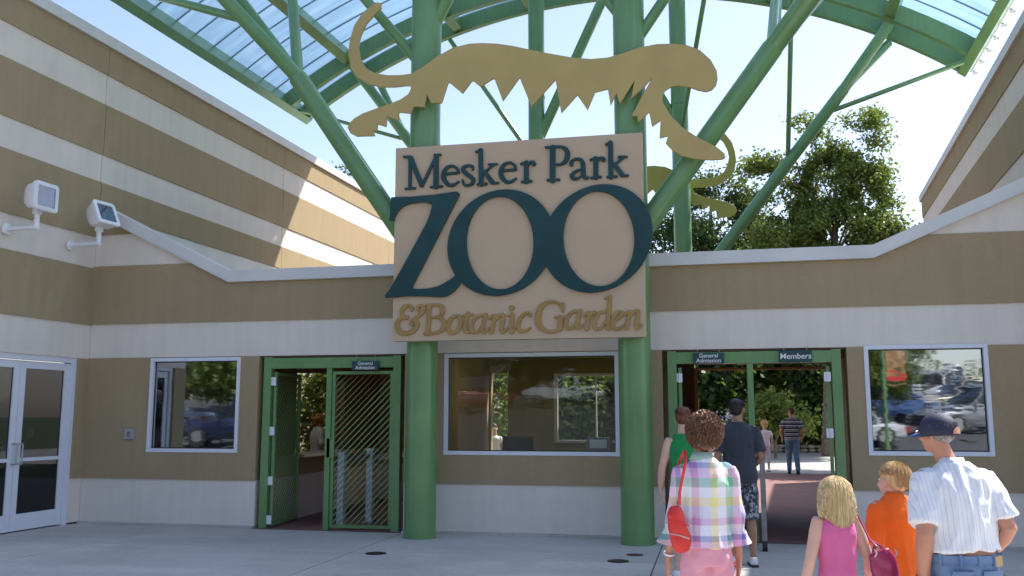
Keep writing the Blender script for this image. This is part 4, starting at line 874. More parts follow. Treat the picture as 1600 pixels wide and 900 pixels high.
for i, (x, y, s, m_) in enumerate([(-20, -34, 1, 'leaf'), (-29, -30, 1.1, 'leaf_dark'), (-13, -40, 1, 'leaf'), (-5, -47, 1.1, 'leaf_dark'), (3, -44, .8, 'leaf'), (9.3, -27, .48, 'leaf'), (19, -74, .22, 'leaf_dark'), (25, -49, 1.1, 'leaf_dark'), (-36, -42, 1.2, 'leaf_dark'), (-17.5, -24.5, .55, 'leaf'), (14, -76, .34, 'leaf_dark'), (33, -40, 1.2, 'leaf'), (-9, -60, 1.3, 'leaf_dark'), (25, -78, .26, 'leaf_dark'), (-45, -30, 1.3, 'leaf_dark')]):
    nm = 'car_park_tree'; z = behind_z(y)
    lb = 'green tree mirrored in the windows, standing %s' % ['left of the grey sedan', 'at the far left edge', 'beyond the navy vehicle', 'behind the maroon van', 'behind the white pickup', 'left of the silver utility vehicle', 'on the low skyline', 'right of the silver van', 'in the far left corner', 'beside the navy vehicle as a sapling', 'leftmost on the low skyline', 'at the far right edge', 'in the back row behind the maroon van', 'rightmost on the low skyline', 'outermost at left'][i]
    if i < 2:
        t = tree(nm, (x, y, z), [((x, y, z+6.5), (3.6, 3.6, 3.6)), ((x+1.2, y, z+4.2), (3.2, 3, 2.2)), ((x-1.5, y+.5, z+8.2), (2.4, 2.4, 2.2))], 9000, .24, M[m_], lb, 60+i, .22, 'trees round the car park'); srcs.append(t)
    else:
        t = copy_tree(srcs[0 if m_ == 'leaf' else 1]); t.location = (x, y, z); t['label'] = lb
        t.scale = (s,)*3; t.rotation_euler = (0, 0, rt.uniform(0, 6))

# banner pole at the edge of the plaza, mirrored in the right window
bp_ = empty('banner_pole', (8.05, -19.5, behind_z(-19.5)), 'green lamp pole carrying a red and brown banner, mirrored in the right window', 'banner pole')
MB().loft([(0, 0, 0), (0, 0, 5.5)], [.07, .05], n=14).build('pole', M['green'], bp_, smooth=True)
def ban():
    m, nt, b = mat('banner_print'); v = coords(nt); o = nt.nodes.new('ShaderNodeSeparateXYZ'); nt.links.new(v, o.inputs[0])
    top = ramp(nt, noisetex(nt, v, 3.5, 3), [(.35, (.05, .09, .03)), (.5, (.38, .20, .08)), (.65, (.55, .35, .2))])
    nt.links.new(mixc(nt, mathn(nt, 'LESS_THAN', o.outputs[2], 2.55), top, (.6, .03, .03)), b.inputs['Base Color']); b.inputs['Roughness'].default_value = .7; return m
MB().box((.10, -.01, 2.35), (.68, .01, 4.2)).build('banner', ban(), bp_)
for z in (2.33, 4.2): MB().tube((0, 0, z), (.70, 0, z), .018, 8).build('arm', M['green'], bp_)
# ============================================================ PEOPLE
def skinmat(name, col): 
    m, nt, b = mat(name); v = coords(nt)
    nt.links.new(ramp(nt, noisetex(nt, v, 9, 4), [(.3, sc(col, .9)), (.7, sc(col, 1.08))]), b.inputs['Base Color'])
    b.inputs['Roughness'].default_value = .5; b.inputs['Subsurface Weight'].default_value = .12; b.inputs['Subsurface Radius'].default_value = (.02, .008, .004); b.inputs['Subsurface Scale'].default_value = .5
    bump(nt, b, noisetex(nt, v, 120, 2), .1, .001); return m
SK = skinmat('skin_fair', (.56, .30, .20)); SKR = skinmat('skin_ruddy', (.50, .235, .15)); SKP = skinmat('skin_pale', (.62, .38, .29)); SKT = skinmat('skin_tan', (.36, .19, .115))
def cloth(name, col, var=.08, rough=.85, build=None):
    m, nt, b = mat(name); v = coords(nt); c = ramp(nt, noisetex(nt, v, 5, 5), [(.3, sc(col, 1-var)), (.7, sc(col, 1+var))])
    if build: c = build(nt, v, c)
    nt.links.new(c, b.inputs['Base Color']); b.inputs['Roughness'].default_value = rough; b.inputs['Specular IOR Level'].default_value = .25; b.inputs['Sheen Weight'].default_value = .15
    w1 = noisetex(nt, coords(nt, (1, 1, .45)), 14, 3, .5)
    bp = nt.nodes.new('ShaderNodeBump'); bp.inputs['Strength'].default_value = .6; bp.inputs['Distance'].default_value = .018; nt.links.new(w1, bp.inputs['Height'])
    b2 = nt.nodes.new('ShaderNodeBump'); b2.inputs['Strength'].default_value = .25; b2.inputs['Distance'].default_value = .001; nt.links.new(noisetex(nt, v, 420, 2), b2.inputs['Height']); nt.links.new(bp.outputs[0], b2.inputs['Normal']); nt.links.new(b2.outputs[0], b.inputs['Normal'])
    return m
def sepx(nt, v):
    s = nt.nodes.new('ShaderNodeSeparateXYZ'); nt.links.new(v, s.inputs[0]); return s.outputs
def frac(nt, x, period, off=0.): return mathn(nt, 'FRACT', mathn(nt, 'ADD', mathn(nt, 'DIVIDE', x, period), off))
def plaid(nt, v, c):
    o = sepx(nt, v); pal = [(0, (.62, .66, .80)), (.16, (.78, .70, .26)), (.28, (.80, .80, .84)), (.42, (.17, .45, .26)), (.55, (.78, .42, .62)), (.68, (.14, .17, .42)), (.76, (.82, .82, .86)), (.90, (.62, .30, .55))]
    a = ramp(nt, frac(nt, o[0], .37, .16), pal, 'CONSTANT'); b = ramp(nt, frac(nt, o[2], .40, .36), pal, 'CONSTANT')
    m = mixc(nt, .5, a, b); return mixc(nt, .8, m, mixc(nt, 1., a, b, 'MULTIPLY')) if 0 else m
def bands(nt, v, c):
    o = sepx(nt, v); return ramp(nt, frac(nt, o[2], .115), [(0, (.018, .02, .045)), (.36, (.55, .55, .58)), (.46, (.03, .03, .06)), (.66, (.30, .20, .24)), (.74, (.62, .62, .64)), (.86, (.02, .022, .05))], 'CONSTANT')
def pins(nt, v, c):
    o = sepx(nt, v); f = frac(nt, o[0], .021); return mixc(nt, mathn(nt, 'LESS_THAN', f, .13), c, (.54, .57, .66))
def camo(nt, v, c):
    n = noisetex(nt, v, 22, 2, .5); n2 = noisetex(nt, coords(nt, (1.3, 1, .9)), 26, 2, .5)
    a = ramp(nt, n, [(0, (.05, .055, .07)), (.45, (.17, .18, .20)), (.55, (.38, .39, .42))], 'CONSTANT'); return mixc(nt, mathn(nt, 'GREATER_THAN', n2, .58), a, (.035, .04, .06))
def denim(nt, v, c):
    n = noisetex(nt, coords(nt, (60, 60, 4)), 8, 3, .6); c = mixc(nt, .35, c, ramp(nt, n, [(.35, (.04, .09, .20)), (.65, (.22, .32, .48))])); return mixc(nt, .45, c, ramp(nt, noisetex(nt, v, 3.5, 3), [(.4, (.06, .12, .26)), (.65, (.24, .34, .50))]))
HAIRM = {}
def hairmat(name, c1, c2):
    if name in HAIRM: return HAIRM[name]
    m, nt, b = mat(name); v = coords(nt, (60, 60, 5)); g = nt.nodes.new('ShaderNodeNewGeometry')
    c = ramp(nt, noisetex(nt, v, 2, 4, .6), [(.32, c1), (.68, c2)]); c = mixc(nt, mathn(nt, 'MULTIPLY', g.outputs['Random Per Island'], .5), c, sc(c2, 1.15))
    nt.links.new(c, b.inputs['Base Color']); b.inputs['Roughness'].default_value = .42; b.inputs['Specular IOR Level'].default_value = .4
    HAIRM[name] = m; return m
def hand_prims(b, wrist, d, palm_n, side, k, curl=.35):
    """five fingers; d = direction wrist to knuckles, palm_n = palm normal, side = sign of thumb side"""
    d = Vector(d).normalized(); n = Vector(palm_n); n = (n-d*n.dot(d)).normalized(); u = d.cross(n).normalized()*side; w0 = Vector(wrist)
    b.loft([w0-d*.01*k, w0+d*.03*k, w0+d*.065*k, w0+d*.088*k], [.023*k, .034*k, .040*k, .037*k], [.019*k, .017*k, .014*k, .011*k], side=u, n=14, rnd=True)
    for i, (off, ln) in enumerate(((.029, .074), (.0098, .083), (-.0098, .077), (-.028, .060))):
        p = w0+d*(.083 if i not in (3,) else .076)*k+u*off*k; ang = .12+curl*.35; pts = [p-d*.015*k, p]; dr = d.copy(); spread = u*(off*1.6)
        for j, f in enumerate((.45, .32, .23)):
            a = ang*(j+.4)+curl*.5*j; dd = (d*math.cos(a)+n*math.sin(a)+spread).normalized(); p = p+dd*ln*f*k; pts.append(p)
        r0 = .0088*k if i < 3 else .0076*k
        b.loft(pts, [r0, r0, r0*.95, r0*.88, r0*.72], n=8, rnd=True)
    t0 = w0+d*.022*k+u*.026*k; t1 = t0+(d*.6+u*.65+n*.35).normalized()*.034*k; t2 = t1+(d*.85+u*.3+n*.4).normalized()*.028*k; t3 = t2+(d*.95+u*.05+n*.4).normalized()*.022*k
    b.loft([w0+d*.012*k+u*.01*k, t0, t1, t2, t3], [.012*k, .013*k, .0115*k, .0098*k, .0078*k], n=8, rnd=True)
def person(spec):
    H = spec['H']; k = H/1.75; hk = spec.get('hk', 1.)*k; wf = spec.get('wf', 1.); bel = spec.get('belly', 0.)
    yaw = spec['yaw']; root = empty('person', spec['loc'], spec['label'], 'person', spec.get('group'), rz=R(yaw))
    sh_z = spec.get('shz', 1.43)*k; shx = .185*k*wf; waist = spec.get('waist', 1.02)*k; nb = spec.get('lean', 0.)
    torso = [(.84, .0, .145, .105), (.93, .005, .172, .125), (1.02, .005, .158, .118), (1.12, .0, .148, .112), (1.24, .0, .165, .118), (1.34, -.005, .174, .118), (1.40, -.012, .148, .100), (1.445, -.012, .100, .078), (1.485, -.01, .062, .058)]
    tz = lambda z: (z*k if z < 1.0 else (1.0+(z-1.0)*(sh_z/k-1.0)/.43)*k)
    tors = [(tz(z), y*k+nb*max(0, z-1)*k, rx*k*wf*(1+bel*math.exp(-((z-1.08)/.14)**2)), ry*k*(1+.9*bel*math.exp(-((z-1.1)/.16)**2))) for z, y, rx, ry in torso]
    nlean = nb*.45*k
    hz0 = sh_z+.02*k; head_h = .225*hk; hc = Vector((spec.get('headx', 0)*k, nlean+.02*k+spec.get('heady', 0)*k, H-head_h*.5)); hy = R(spec.get('headyaw', 0)); hp = R(spec.get('headpitch', 0))
    HR = Matrix.Translation(hc)@Matrix.Rotation(hy, 4, 'Z')@Matrix.Rotation(hp, 4, 'X'); q = head_h/.225
    arms = {}; legs = {}
    for s, key in ((-1, 'L'), (1, 'R')):
        a = spec['arm'+key]; S0 = Vector((s*shx*.97, nlean-.01*k, sh_z-.040*k)); arms[key] = (S0, Vector(a[0])*k, Vector(a[1])*k)
        lg = spec.get('leg'+key, None); 
        if lg is None: lg = [(s*.10, .02, .50), (s*.105, -.01, .08)]
        legs[key] = (Vector((s*.085*k*wf, 0, .88*k)), Vector(lg[0])*k, Vector(lg[1])*k)
    vox = spec.get('vox', .009); ak = spec.get('armk', 1.)
    # ---- body: one continuous surface
    b = MB(); tb = [(.885*k, 0, .11*k*wf, .085*k)]+tors[1:]; b.loft([(0, y, z) for z, y, rx, ry in tb], [t[2] for t in tb], [t[3] for t in tb], side=(1, 0, 0), n=24, rnd=True)
    b.loft([(0, nlean-.015*k, sh_z-.01*k), (hc.x*.5, (nlean+hc.y)*.5-.005*k, (sh_z+hc.z)*.5-.02*k), (hc.x, hc.y-.01*k, hc.z-.03*k)], [.062*k, .055*hk, .056*hk], [.06*k, .056*hk, .056*hk], n=16)
    hb = MB(); hb.ell((0, -.018*q, .030*q), (.074*q, .092*q, .082*q), 20, 12); hb.ell((0, .012*q, -.02*q), (.064*q, .078*q, .075*q), 18, 10); hb.ell((0, .035*q, -.070*q), (.042*q, .045*q, .038*q), 14, 8)
    hb.ell((0, .096*q, -.018*q), (.012*q, .016*q, .020*q), 8, 6); hb.ell((0, .088*q, .008*q), (.008*q, .010*q, .025*q), 8, 6); hb.ell((0, .078*q, -.052*q), (.024*q, .010*q, .006*q), 10, 6)
    for s in (-1, 1): hb.loft([(s*.072*q, -.008*q, -.035*q), (s*.080*q, -.016*q, -.018*q), (s*.083*q, -.02*q, .008*q), (s*.077*q, -.008*q, .018*q)], [.008*q, .012*q, .015*q, .009*q], [.006*q, .006*q, .006*q, .005*q], side=(0, 1, 0), n=8, rnd=True); hb.ell((s*.045*q, .055*q, -.018*q), (.022*q, .02*q, .018*q), 8, 6)
    hb.xf(HR); b.add(hb.v, hb.f)
    for s, key in ((-1, 'L'), (1, 'R')):
        S0, E0, W0 = arms[key]; up = (E0-S0).normalized()
        b.loft([S0-up*.03*k, S0+up*.05*k, S0.lerp(E0, .5), E0, E0.lerp(W0, .28), E0.lerp(W0, .65), W0], [x*k*ak for x in (.05, .052, .046, .040, .043, .034, .027)], [x*k*ak for x in (.05, .052, .046, .038, .040, .031, .022)], n=16, rnd=True)
        h = spec.get('hand'+key, ((0, .1, -1), (-s, .2, 0), .4)); hand_prims(b, W0, h[0], h[1], 1 if h[3:] == () else h[3], k*spec.get('handk', 1.), h[2])
        T0_, K0, A0 = legs[key]
        b.loft([T0_, T0_.lerp(K0, .4), K0, K0.lerp(A0, .3)+Vector((0, -.015*k, 0)), K0.lerp(A0, .7), A0], [x*k*wf**.5 for x in (.085, .076, .054, .056, .040, .036)], n=16, rnd=True)
        b.loft([A0+Vector((0, -.03*k, -.03*k)), A0+Vector((0, .05*k, -.045*k)), A0+Vector((0, .13*k, -.055*k))], [.034*k, .04*k, .036*k], [.035*k, .028*k, .018*k], side=(1, 0, 0), n=12, rnd=True)
    body = link('body', remeshed(b, vox, 5), root, spec['skin'])
    # face details
    fd = MB()
    for s in (-1, 1): fd.ell((s*.030*q, .0715*q, .012*q), (.011*q, .006*q, .006*q), 10, 6)
    fd.xf(HR).build('eyes', M['print'], root, smooth=True); fd = MB()
    for s in (-1, 1): fd.ell((s*.030*q, .0765*q, .012*q), (.005*q, .002*q, .005*q), 8, 5)
    fd.xf(HR).build('pupils', M['black'], root, smooth=True)
    fd = MB().loft([(-.022*q, .084*q, -.052*q), (0, .090*q, -.053*q), (.022*q, .084*q, -.052*q)], [.003*q, .0055*q, .003*q], n=8).xf(HR).build('mouth', simple('lips', (.42, .13, .11), .5), root, smooth=True)
    # ---- clothing
    seed = spec.get('seed', 1)*7.3
    def folds(amp, zf=.8):
        def fn(p):
            v = Vector((p[0]*5+seed, p[1]*5, p[2]*2.2*zf)); a = noise.noise(v*1.3); c = abs(noise.noise(v*2.7+Vector((3, 1, a*1.5)))); c2 = noise.noise(v*5.5+Vector((a, 9, 2)))
            c3 = abs(noise.noise(Vector((p[0]*3+p[2]*7+seed, p[1]*3, p[2]*2-p[0]*6)))); return amp*(.9*a+1.3*(.22-c)+.25*c2+1.1*(.2-c3))
        return fn
    sp = spec['shirt']; lo = sp.get('lo', .86); infl = sp.get('infl', .016)*k; b = MB()
    secs = [t for t in tors if lo*k+.02 < t[0] and t[0] < sh_z+.062*k]
    import bisect
    def at(z):
        zs = [t[0] for t in tors]; i = max(1, min(len(zs)-1, bisect.bisect(zs, z))); a, c = tors[i-1], tors[i]; f = max(0, min(1, (z-a[0])/(c[0]-a[0]))); return tuple(a[j]+(c[j]-a[j])*f for j in range(4))
    z0 = lo*k; s0 = at(z0); secs = [(z0, s0[1], s0[2], s0[3])]+secs
    fl = sp.get('flare', 0)
    wd = lambda z: infl*(1+fl*max(0, (1.2*k-z)/(.3*k)))
    b.loft([(0, y, z) for z, y, rx, ry in secs], [rx+wd(z) for z, y, rx, ry in secs], [ry+wd(z) for z, y, rx, ry in secs], side=(1, 0, 0), n=28)
    if sp.get('sleeve'):
        for s, key in ((-1, 'L'), (1, 'R')):
            S0, E0, W0 = arms[key]; f = sp['sleeve']; r0, r1 = .067*k, sp.get('cuff', .062)*k; up = (E0-S0).normalized()
            if f <= 1: P = [S0-up*.035*k, S0+up*.02*k, S0.lerp(E0, f*.6), S0.lerp(E0, f)]; rr = [r0*.9, r0*1.02, (r0+r1)/2, r1]
            else: P = [S0-up*.035*k, S0+up*.02*k, S0.lerp(E0, .6), E0, E0.lerp(W0, f-1)]; rr = [r0*.9, r0*1.02, .056*k, .055*k, r1]
            b.loft(P, [x*ak**.5 for x in rr], n=20)
            b.ell(S0+Vector((-s*.022*k, 0, .004*k)), (.075*k*ak**.5, .066*k*ak**.5, .064*k*ak**.5), 14, 8)
    else:
        for s in (-1, 1): b.loft([(s*.105*k*wf, nlean-.05*k, sh_z-.10*k), (s*.108*k*wf, nlean-.012*k, sh_z+.040*k), (s*.105*k*wf, nlean+.05*k, sh_z-.10*k)], [.028*k]*3, [.018*k]*3, side=(1, 0, 0), n=10)
    cut = sp.get('neckz', None)
    me = remeshed(b, vox*1.05, 5); displace(me, folds(sp.get('fold', .007)*k)); link('shirt' if sp.get('sleeve') else 'tank_top', me, root, sp['mat'])
    if sp.get('collar'):
        c = MB(); zc = sh_z+.050*k; yb = nlean-.006*k
        for r_, dz, in ((.0, 0),):
            N = 26; ringb = []
            for i in range(N+1):
                a = R(-62)+R(-236)*i/N; ringb.append(a)
            for lvl, (rx, ry, z, ) in enumerate(((.068, .066, .0), (.063, .062, .026), (.068, .068, .030), (.088, .080, -.010), (.092, .084, -.018))):
                for a in ringb: c.v.append((rx*k*math.cos(a)*1.0, yb+ry*k*math.sin(a), zc+z*k*(1)+(.012*k*(1 if math.sin(a) < 0 else .2))))
            for l in range(4):
                for i in range(N): c.f.append((l*(N+1)+i, l*(N+1)+i+1, (l+1)*(N+1)+i+1, (l+1)*(N+1)+i))
        link('collar', c.mesh('collar'), root, sp.get('cmat', sp['mat']), True)
    tp = spec['trousers']; b = MB(); ti_ = .013*k; hi = tp.get('hi', 1.0)*k; e_ = at(hi); secs = [t for t in tors if t[0] < hi-.01*k]+[(hi, e_[1], e_[2], e_[3])]
    b.loft([(0, y, z) for z, y, rx, ry in secs], [rx+ti_ for z, y, rx, ry in secs], [ry+ti_ for z, y, rx, ry in secs], side=(1, 0, 0), n=28)
    end = tp.get('len', 1.9)
    for s, key in ((-1, 'L'), (1, 'R')):
        T0_, K0, A0 = legs[key]; w1 = tp.get('w', 1.)
        P = [T0_+Vector((0, 0, .03*k)), T0_.lerp(K0, .4), K0.lerp(T0_, .03)] + ([K0.lerp(A0, .45), K0.lerp(A0, end-1)] if end > 1.2 else [K0.lerp(A0, max(.02, end-1))])
        rr = [.100, .092*w1, .074*w1]+([.066*w1, .064*w1] if end > 1.2 else [.082*w1]); b.loft(P, [x*k*wf**.5 for x in rr], n=20)
        b.ell(Vector((s*.075*k*wf, -.045*k, .90*k)), (.085*k*wf, .085*k, .095*k), 14, 8)
    me = remeshed(b, vox*1.1, 5); displace(me, folds(tp.get('fold', .006)*k, 1.3)); trs = link(tp.get('name', 'trousers'), me, root, tp['mat'])
    if tp.get('band'):
        N = 30
        MB().loft([(0, e_[1], hi-.036*k), (0, e_[1], hi+.004*k)], [e_[2]+ti_+.007*k]*2, [e_[3]+ti_+.007*k]*2, side=(1, 0, 0), n=36).build('waistband', tp['mat'], trs, smooth=True)
        for a in (-150, -118, -90, -62, -30): x, y = (e_[2]+ti_+.010*k)*math.cos(R(a)), e_[1]+(e_[3]+ti_+.010*k)*math.sin(R(a)); MB().loft([(x, y, hi-.05*k), (x, y, hi+.012*k)], [.007]*2, n=6).build('belt_loop', tp['mat'], trs)
        for s in (-1, 1):
            x = s*.085*k*wf; z = .86*k
            pb = MB().add([(x-.06*k, 0, z+.06*k), (x+.06*k, 0, z+.06*k), (x+.058*k, 0, z-.06*k), (x, 0, z-.09*k), (x-.058*k, 0, z-.06*k)], [(0, 1, 2, 3, 4)])
            pb.v = [(px_, -.045*k-.085*k*math.sqrt(max(.05, 1-((px_-s*.075*k*wf)/(.1*k*wf))**2-((pz_-.90*k)/(.13*k))**2))-.024*k, pz_) for px_, py_, pz_ in pb.v]; pb.build('back_pocket', tp['mat'], trs)
        x, y = (e_[2]+ti_+.013*k)*math.cos(R(-50)), e_[1]+(e_[3]+ti_+.013*k)*math.sin(R(-50)); MB().add([(x-.03, y-.018, hi), (x+.03, y+.018, hi), (x+.03, y+.018, hi-.05), (x-.03, y-.018, hi-.05)], [(0, 1, 2, 3)]).build('leather_patch', simple('leather_tan', (.42, .26, .12), .6), trs)
    shm = spec.get('shoe', M['print'])
    for s, key in ((-1, 'L'), (1, 'R')):
        A0 = legs[key][2]; b = MB(); z = A0.z-.08*k
        b.loft([(A0.x, A0.y-.055*k, z+.05*k), (A0.x, A0.y, z+.055*k), (A0.x, A0.y+.07*k, z+.045*k), (A0.x, A0.y+.16*k, z+.03*k)], [.036*k, .042*k, .046*k, .036*k], [.045*k, .05*k, .038*k, .022*k], side=(1, 0, 0), n=14, rnd=True)
        b.loft([(A0.x, A0.y-.01*k, z+.05*k), (A0.x, A0.y-.01*k, z+.10*k)], [.042*k, .04*k], n=14)
        sh_ = link('shoe', remeshed(b, .009, 3), root, shm); MB().loft([(A0.x, A0.y-.085*k, z+.014*k), (A0.x, A0.y+.19*k, z+.012*k)], [.042*k, .04*k], [.013*k, .012*k], side=(1, 0, 0), n=12).build('sole', M['black'] if spec.get('sole') is None else spec['sole'], sh_)
    # ---- hair
    hs = spec['hair']; hm = hs['mat']; rs = random.Random(spec.get('seed', 1)); kind = hs['kind']
    def strands(n, starts, length, curlr, rad, fall=True, nseg=8, name='strands', parent=None):
        V = MB()
        for i in range(n):
            p, nrm = starts(rs)
            ph = rs.uniform(0, 6.28); off_ = rs.uniform(-.004, .020)*q; pts = []; L = length*rs.uniform(.75, 1.1)
            td = Vector((.3*math.sin(ph), -.1, -1)); td = (td-nrm*td.dot(nrm))*(.034*q*rs.uniform(.5, 1.3))
            for j in range(nseg+1):
                f = j/nseg
                if curlr: a = ph+f*7.5; pts.append(p+nrm*(off_+.004*q+curlr*.9*math.sin(a))+Vector((math.cos(a), .3*math.sin(a*.7), math.cos(a+1.2)))*curlr*.7+td*(f-.3))
                else: pts.append(None)
            V.loft(pts, [rad]*(len(pts)), n=4, cap=False)
        return V.xf(HR).build(name, hm, parent, smooth=True)
    if kind == 'curly':
        b = MB(); R0 = hs.get('r', (.098, .108, .112)); cz = hs.get('cz', .012)
        b.ell((0, -.028*q, cz*q), tuple(x*q for x in R0), 26, 16); b.ell((0, -.05*q, -.05*q), (.075*q, .065*q, .07*q), 16, 10); b.xf(HR)
        me = remeshed(b, .009, 3); HI = HR.inverted()
        displace(me, lambda p: .008*q*noise.noise(Vector(p)*28)+.006*q*noise.noise(Vector(p)*70)); hair = link('hair', me, root, hm)
        def st(rs):
            th = math.acos(rs.uniform(-.85, 1)); ph = rs.uniform(0, 6.28); d = Vector((math.sin(th)*math.cos(ph), math.sin(th)*math.sin(ph), math.cos(th)))
            p = Vector((d.x*R0[0]*q, -.028*q+d.y*R0[1]*q, cz*q+d.z*R0[2]*q)); 
            if p.y > .045*q and p.z < .035*q: p.y -= .05*q
            return p, d
        strands(hs.get('n', 420), st, .03, .0060*q, .0022*q, parent=hair, name='curls', nseg=9)
    else:
        # smooth cap plus many fine locks following the skull and falling under gravity
        b = MB(); b.ell((0, -.024*q, (.036 if kind == 'long' else .046)*q), ((.087 if kind == 'long' else .080)*q, .098*q, (.086 if kind == 'long' else .078)*q), 24, 14)
        if hs.get('under'): b = MB(); b.ell((0, -.026*q, .0*q), (.078*q, .094*q, .05*q), 20, 10)
        if kind == 'short': b.ell((0, -.050*q, -.000*q), (.068*q, .060*q, .062*q), 18, 10)
        if kind == 'bun': b.ell((0, -.04*q, .0), (.078*q, .075*q, .07*q), 18, 10); b.ell((0, -.125*q, .065*q), (.045*q, .035*q, .042*q), 14, 8)
        if kind == 'long': b.loft([(0, -.035*q, .03*q), (0, -.05*q, -.04*q), (0, -.055*q, -.10*q), (0, -.06*q, -(hs['len']-.005)*q)], [.090*q, .098*q, .102*q, .090*q], [.082*q, .066*q, .056*q, .030*q], side=(1, 0, 0), n=24)
        b.xf(HR); me = remeshed(b, .008, 4); displace(me, lambda p: .005*q*noise.noise(Vector((p[0]*60, p[1]*60, p[2]*8)))); hair = link('hair', me, root, hm)
        V = MB(); nS = hs.get('n', 500)
        for i in range(nS):
            ph = rs.uniform(R(150), R(390)) if kind != 'long' else rs.uniform(R(165), R(375)); th = rs.uniform(.05, .5) if not hs.get('under') else rs.uniform(1.25, 1.5); cen = max(0., -math.sin(ph))**3; Lz = {'short': rs.uniform(.09, .125), 'bun': .07, 'long': hs.get('len', .2)+.055*cen+rs.uniform(-.045, .022)}[kind]*q
            pts = []; j = 0; w_ = rs.uniform(-.02, .02)
            a = th; stepa = .22
            while a < 1.75: 
                pp = ph+w_*a; pts.append(Vector((.088*q*math.sin(a)*math.cos(pp), -.024*q+.103*q*math.sin(a)*math.sin(pp), .036*q+.091*q*math.cos(a)))); a += stepa
                if kind != 'long' and a > (1.25 if abs(math.cos(ph)) > .72 else 1.5)+rs.uniform(-.15, .15): break
            last = pts[-1]
            if kind == 'long':
                endz = -Lz; m_ = 6
                for t_ in range(1, m_+1):
                    f = t_/m_; z = last.z+(endz-last.z)*f; wx = 1+.20*math.sin(f*2.0)-.04*f*f; pts.append(Vector((last.x*wx+.004*q*math.sin(f*5+i), last.y*(1-.30*f)-.030*q*f, z)))
            elif kind == 'short':
                for t_ in range(1, 4): f = t_/3; pts.append(Vector((last.x*(1-.14*f), last.y*(1-.10*f), last.z-(Lz*(.6 if abs(math.cos(ph)) < .72 else .12))*f)))
            if len(pts) < 3: continue
            ro = 1+abs(rs.gauss(0, .022)); wv = rs.uniform(.001, .006)*q; pts = [Vector((c.x*ro+wv*math.sin(i+j*1.3), c.y*ro+wv*math.cos(i*2+j), c.z)) for j, c in enumerate(pts)]
            r_ = .0023*q*rs.uniform(.5, 1.6); V.loft(pts, [r_]*(len(pts)-1)+[r_*.4], n=3, cap=False)
        V.xf(HR).build('locks', hm, hair, smooth=True)
    root['_hr'] = 0; del root['_hr']
    return root, HR, q, k, arms, sh_z, nlean, at, hi
def ploc(x, D, y=700): p = pd(x, y, D); return (p[0], p[1], 0)
BASE = math.degrees(YAW)      # a person looking straight away from the viewer
V_ = Vector
hair_brown = hairmat('hair_curly_brown', (.05, .022, .012), (.26, .13, .07)); hair_aub = hairmat('hair_auburn', (.06, .018, .010), (.15, .05, .025)); hair_blk = hairmat('hair_dark', (.006, .005, .005), (.022, .018, .016))
hair_bl = hairmat('hair_blonde', (.34, .24, .11), (.78, .62, .36)); hair_bl2 = hairmat('hair_sandy', (.32, .20, .09), (.62, .43, .22)); hair_gry = hairmat('hair_grey', (.13, .12, .115), (.30, .29, .28)); hair_cop = hairmat('hair_copper', (.18, .07, .02), (.42, .2, .07)); hair_mb = hairmat('hair_mid_brown', (.05, .03, .018), (.14, .08, .05))
# --- plaid shirt woman
PW, HRm, q, k, arms, shz, nl, at_, hi_ = person(dict(H=1.63, loc=ploc(1099, 5.45), yaw=BASE+2, label='woman with curly brown hair in pastel plaid shirt and pink trousers', skin=SKR, vox=.0062, wf=.80, belly=.04, seed=3, hk=1.0, headyaw=14, shz=1.43, armk=.86,
    armL=[(-.195, -.02, 1.14), (-.222, .05, .885)], armR=[(.188, -.02, 1.14), (.205, .03, .875)], handL=((-.05, .25, -1), (1, .1, 0), .7, -1), handR=((.0, .15, -1), (-1, .1, 0), .55, 1),
    shirt=dict(mat=cloth('plaid_shirt', (.7, .7, .75), .05, .75, plaid), lo=.955, infl=.022, sleeve=1.42, cuff=.052, fold=.010, collar=True, cmat=cloth('plaid_collar', (.40, .55, .42), .1), flare=.5),
    trousers=dict(mat=cloth('pink_trousers', (.72, .33, .42)), hi=1.0, len=1.95, w=1.06), hair=dict(kind='curly', mat=hair_brown, n=2300, r=(.090, .104, .106)), shoe=M['print']))
for s, key in ((-1, 'L'), (1, 'R')):       # flared turned-back cuffs
    S0, E0, W0 = arms[key]; a = E0.lerp(W0, .34); c = E0.lerp(W0, .64); o = MB().loft([a, a.lerp(c, .5), c], [.050*k, .066*k, .088*k], [.046*k, .052*k, .058*k], side=(1, .2, 0), n=22, cap=False).build('cuff', cloth('plaid_cuff', (.7, .7, .75), .05, .75, plaid) if s < 0 else bpy.data.materials['plaid_cuff'], PW, smooth=True)
sg_ = MB()
for s in (-1, 1): sg_.ell((s*.036*q, .092*q, .012*q), (.026*q, .006*q, .018*q), 14, 8); sg_.loft([(s*.060*q, .088*q, .016*q), (s*.086*q, .03*q, .016*q), (s*.086*q, -.02*q, .008*q)], [.0035]*3, n=6)
sg_.xf(HRm).build('sunglasses', M['black'], PW, smooth=True)
MB().loft([arms['L'][1].lerp(arms['L'][2], .90), arms['L'][1].lerp(arms['L'][2], .935)], [.035*k]*2, n=20).build('bracelet', M['print'], PW, smooth=True)
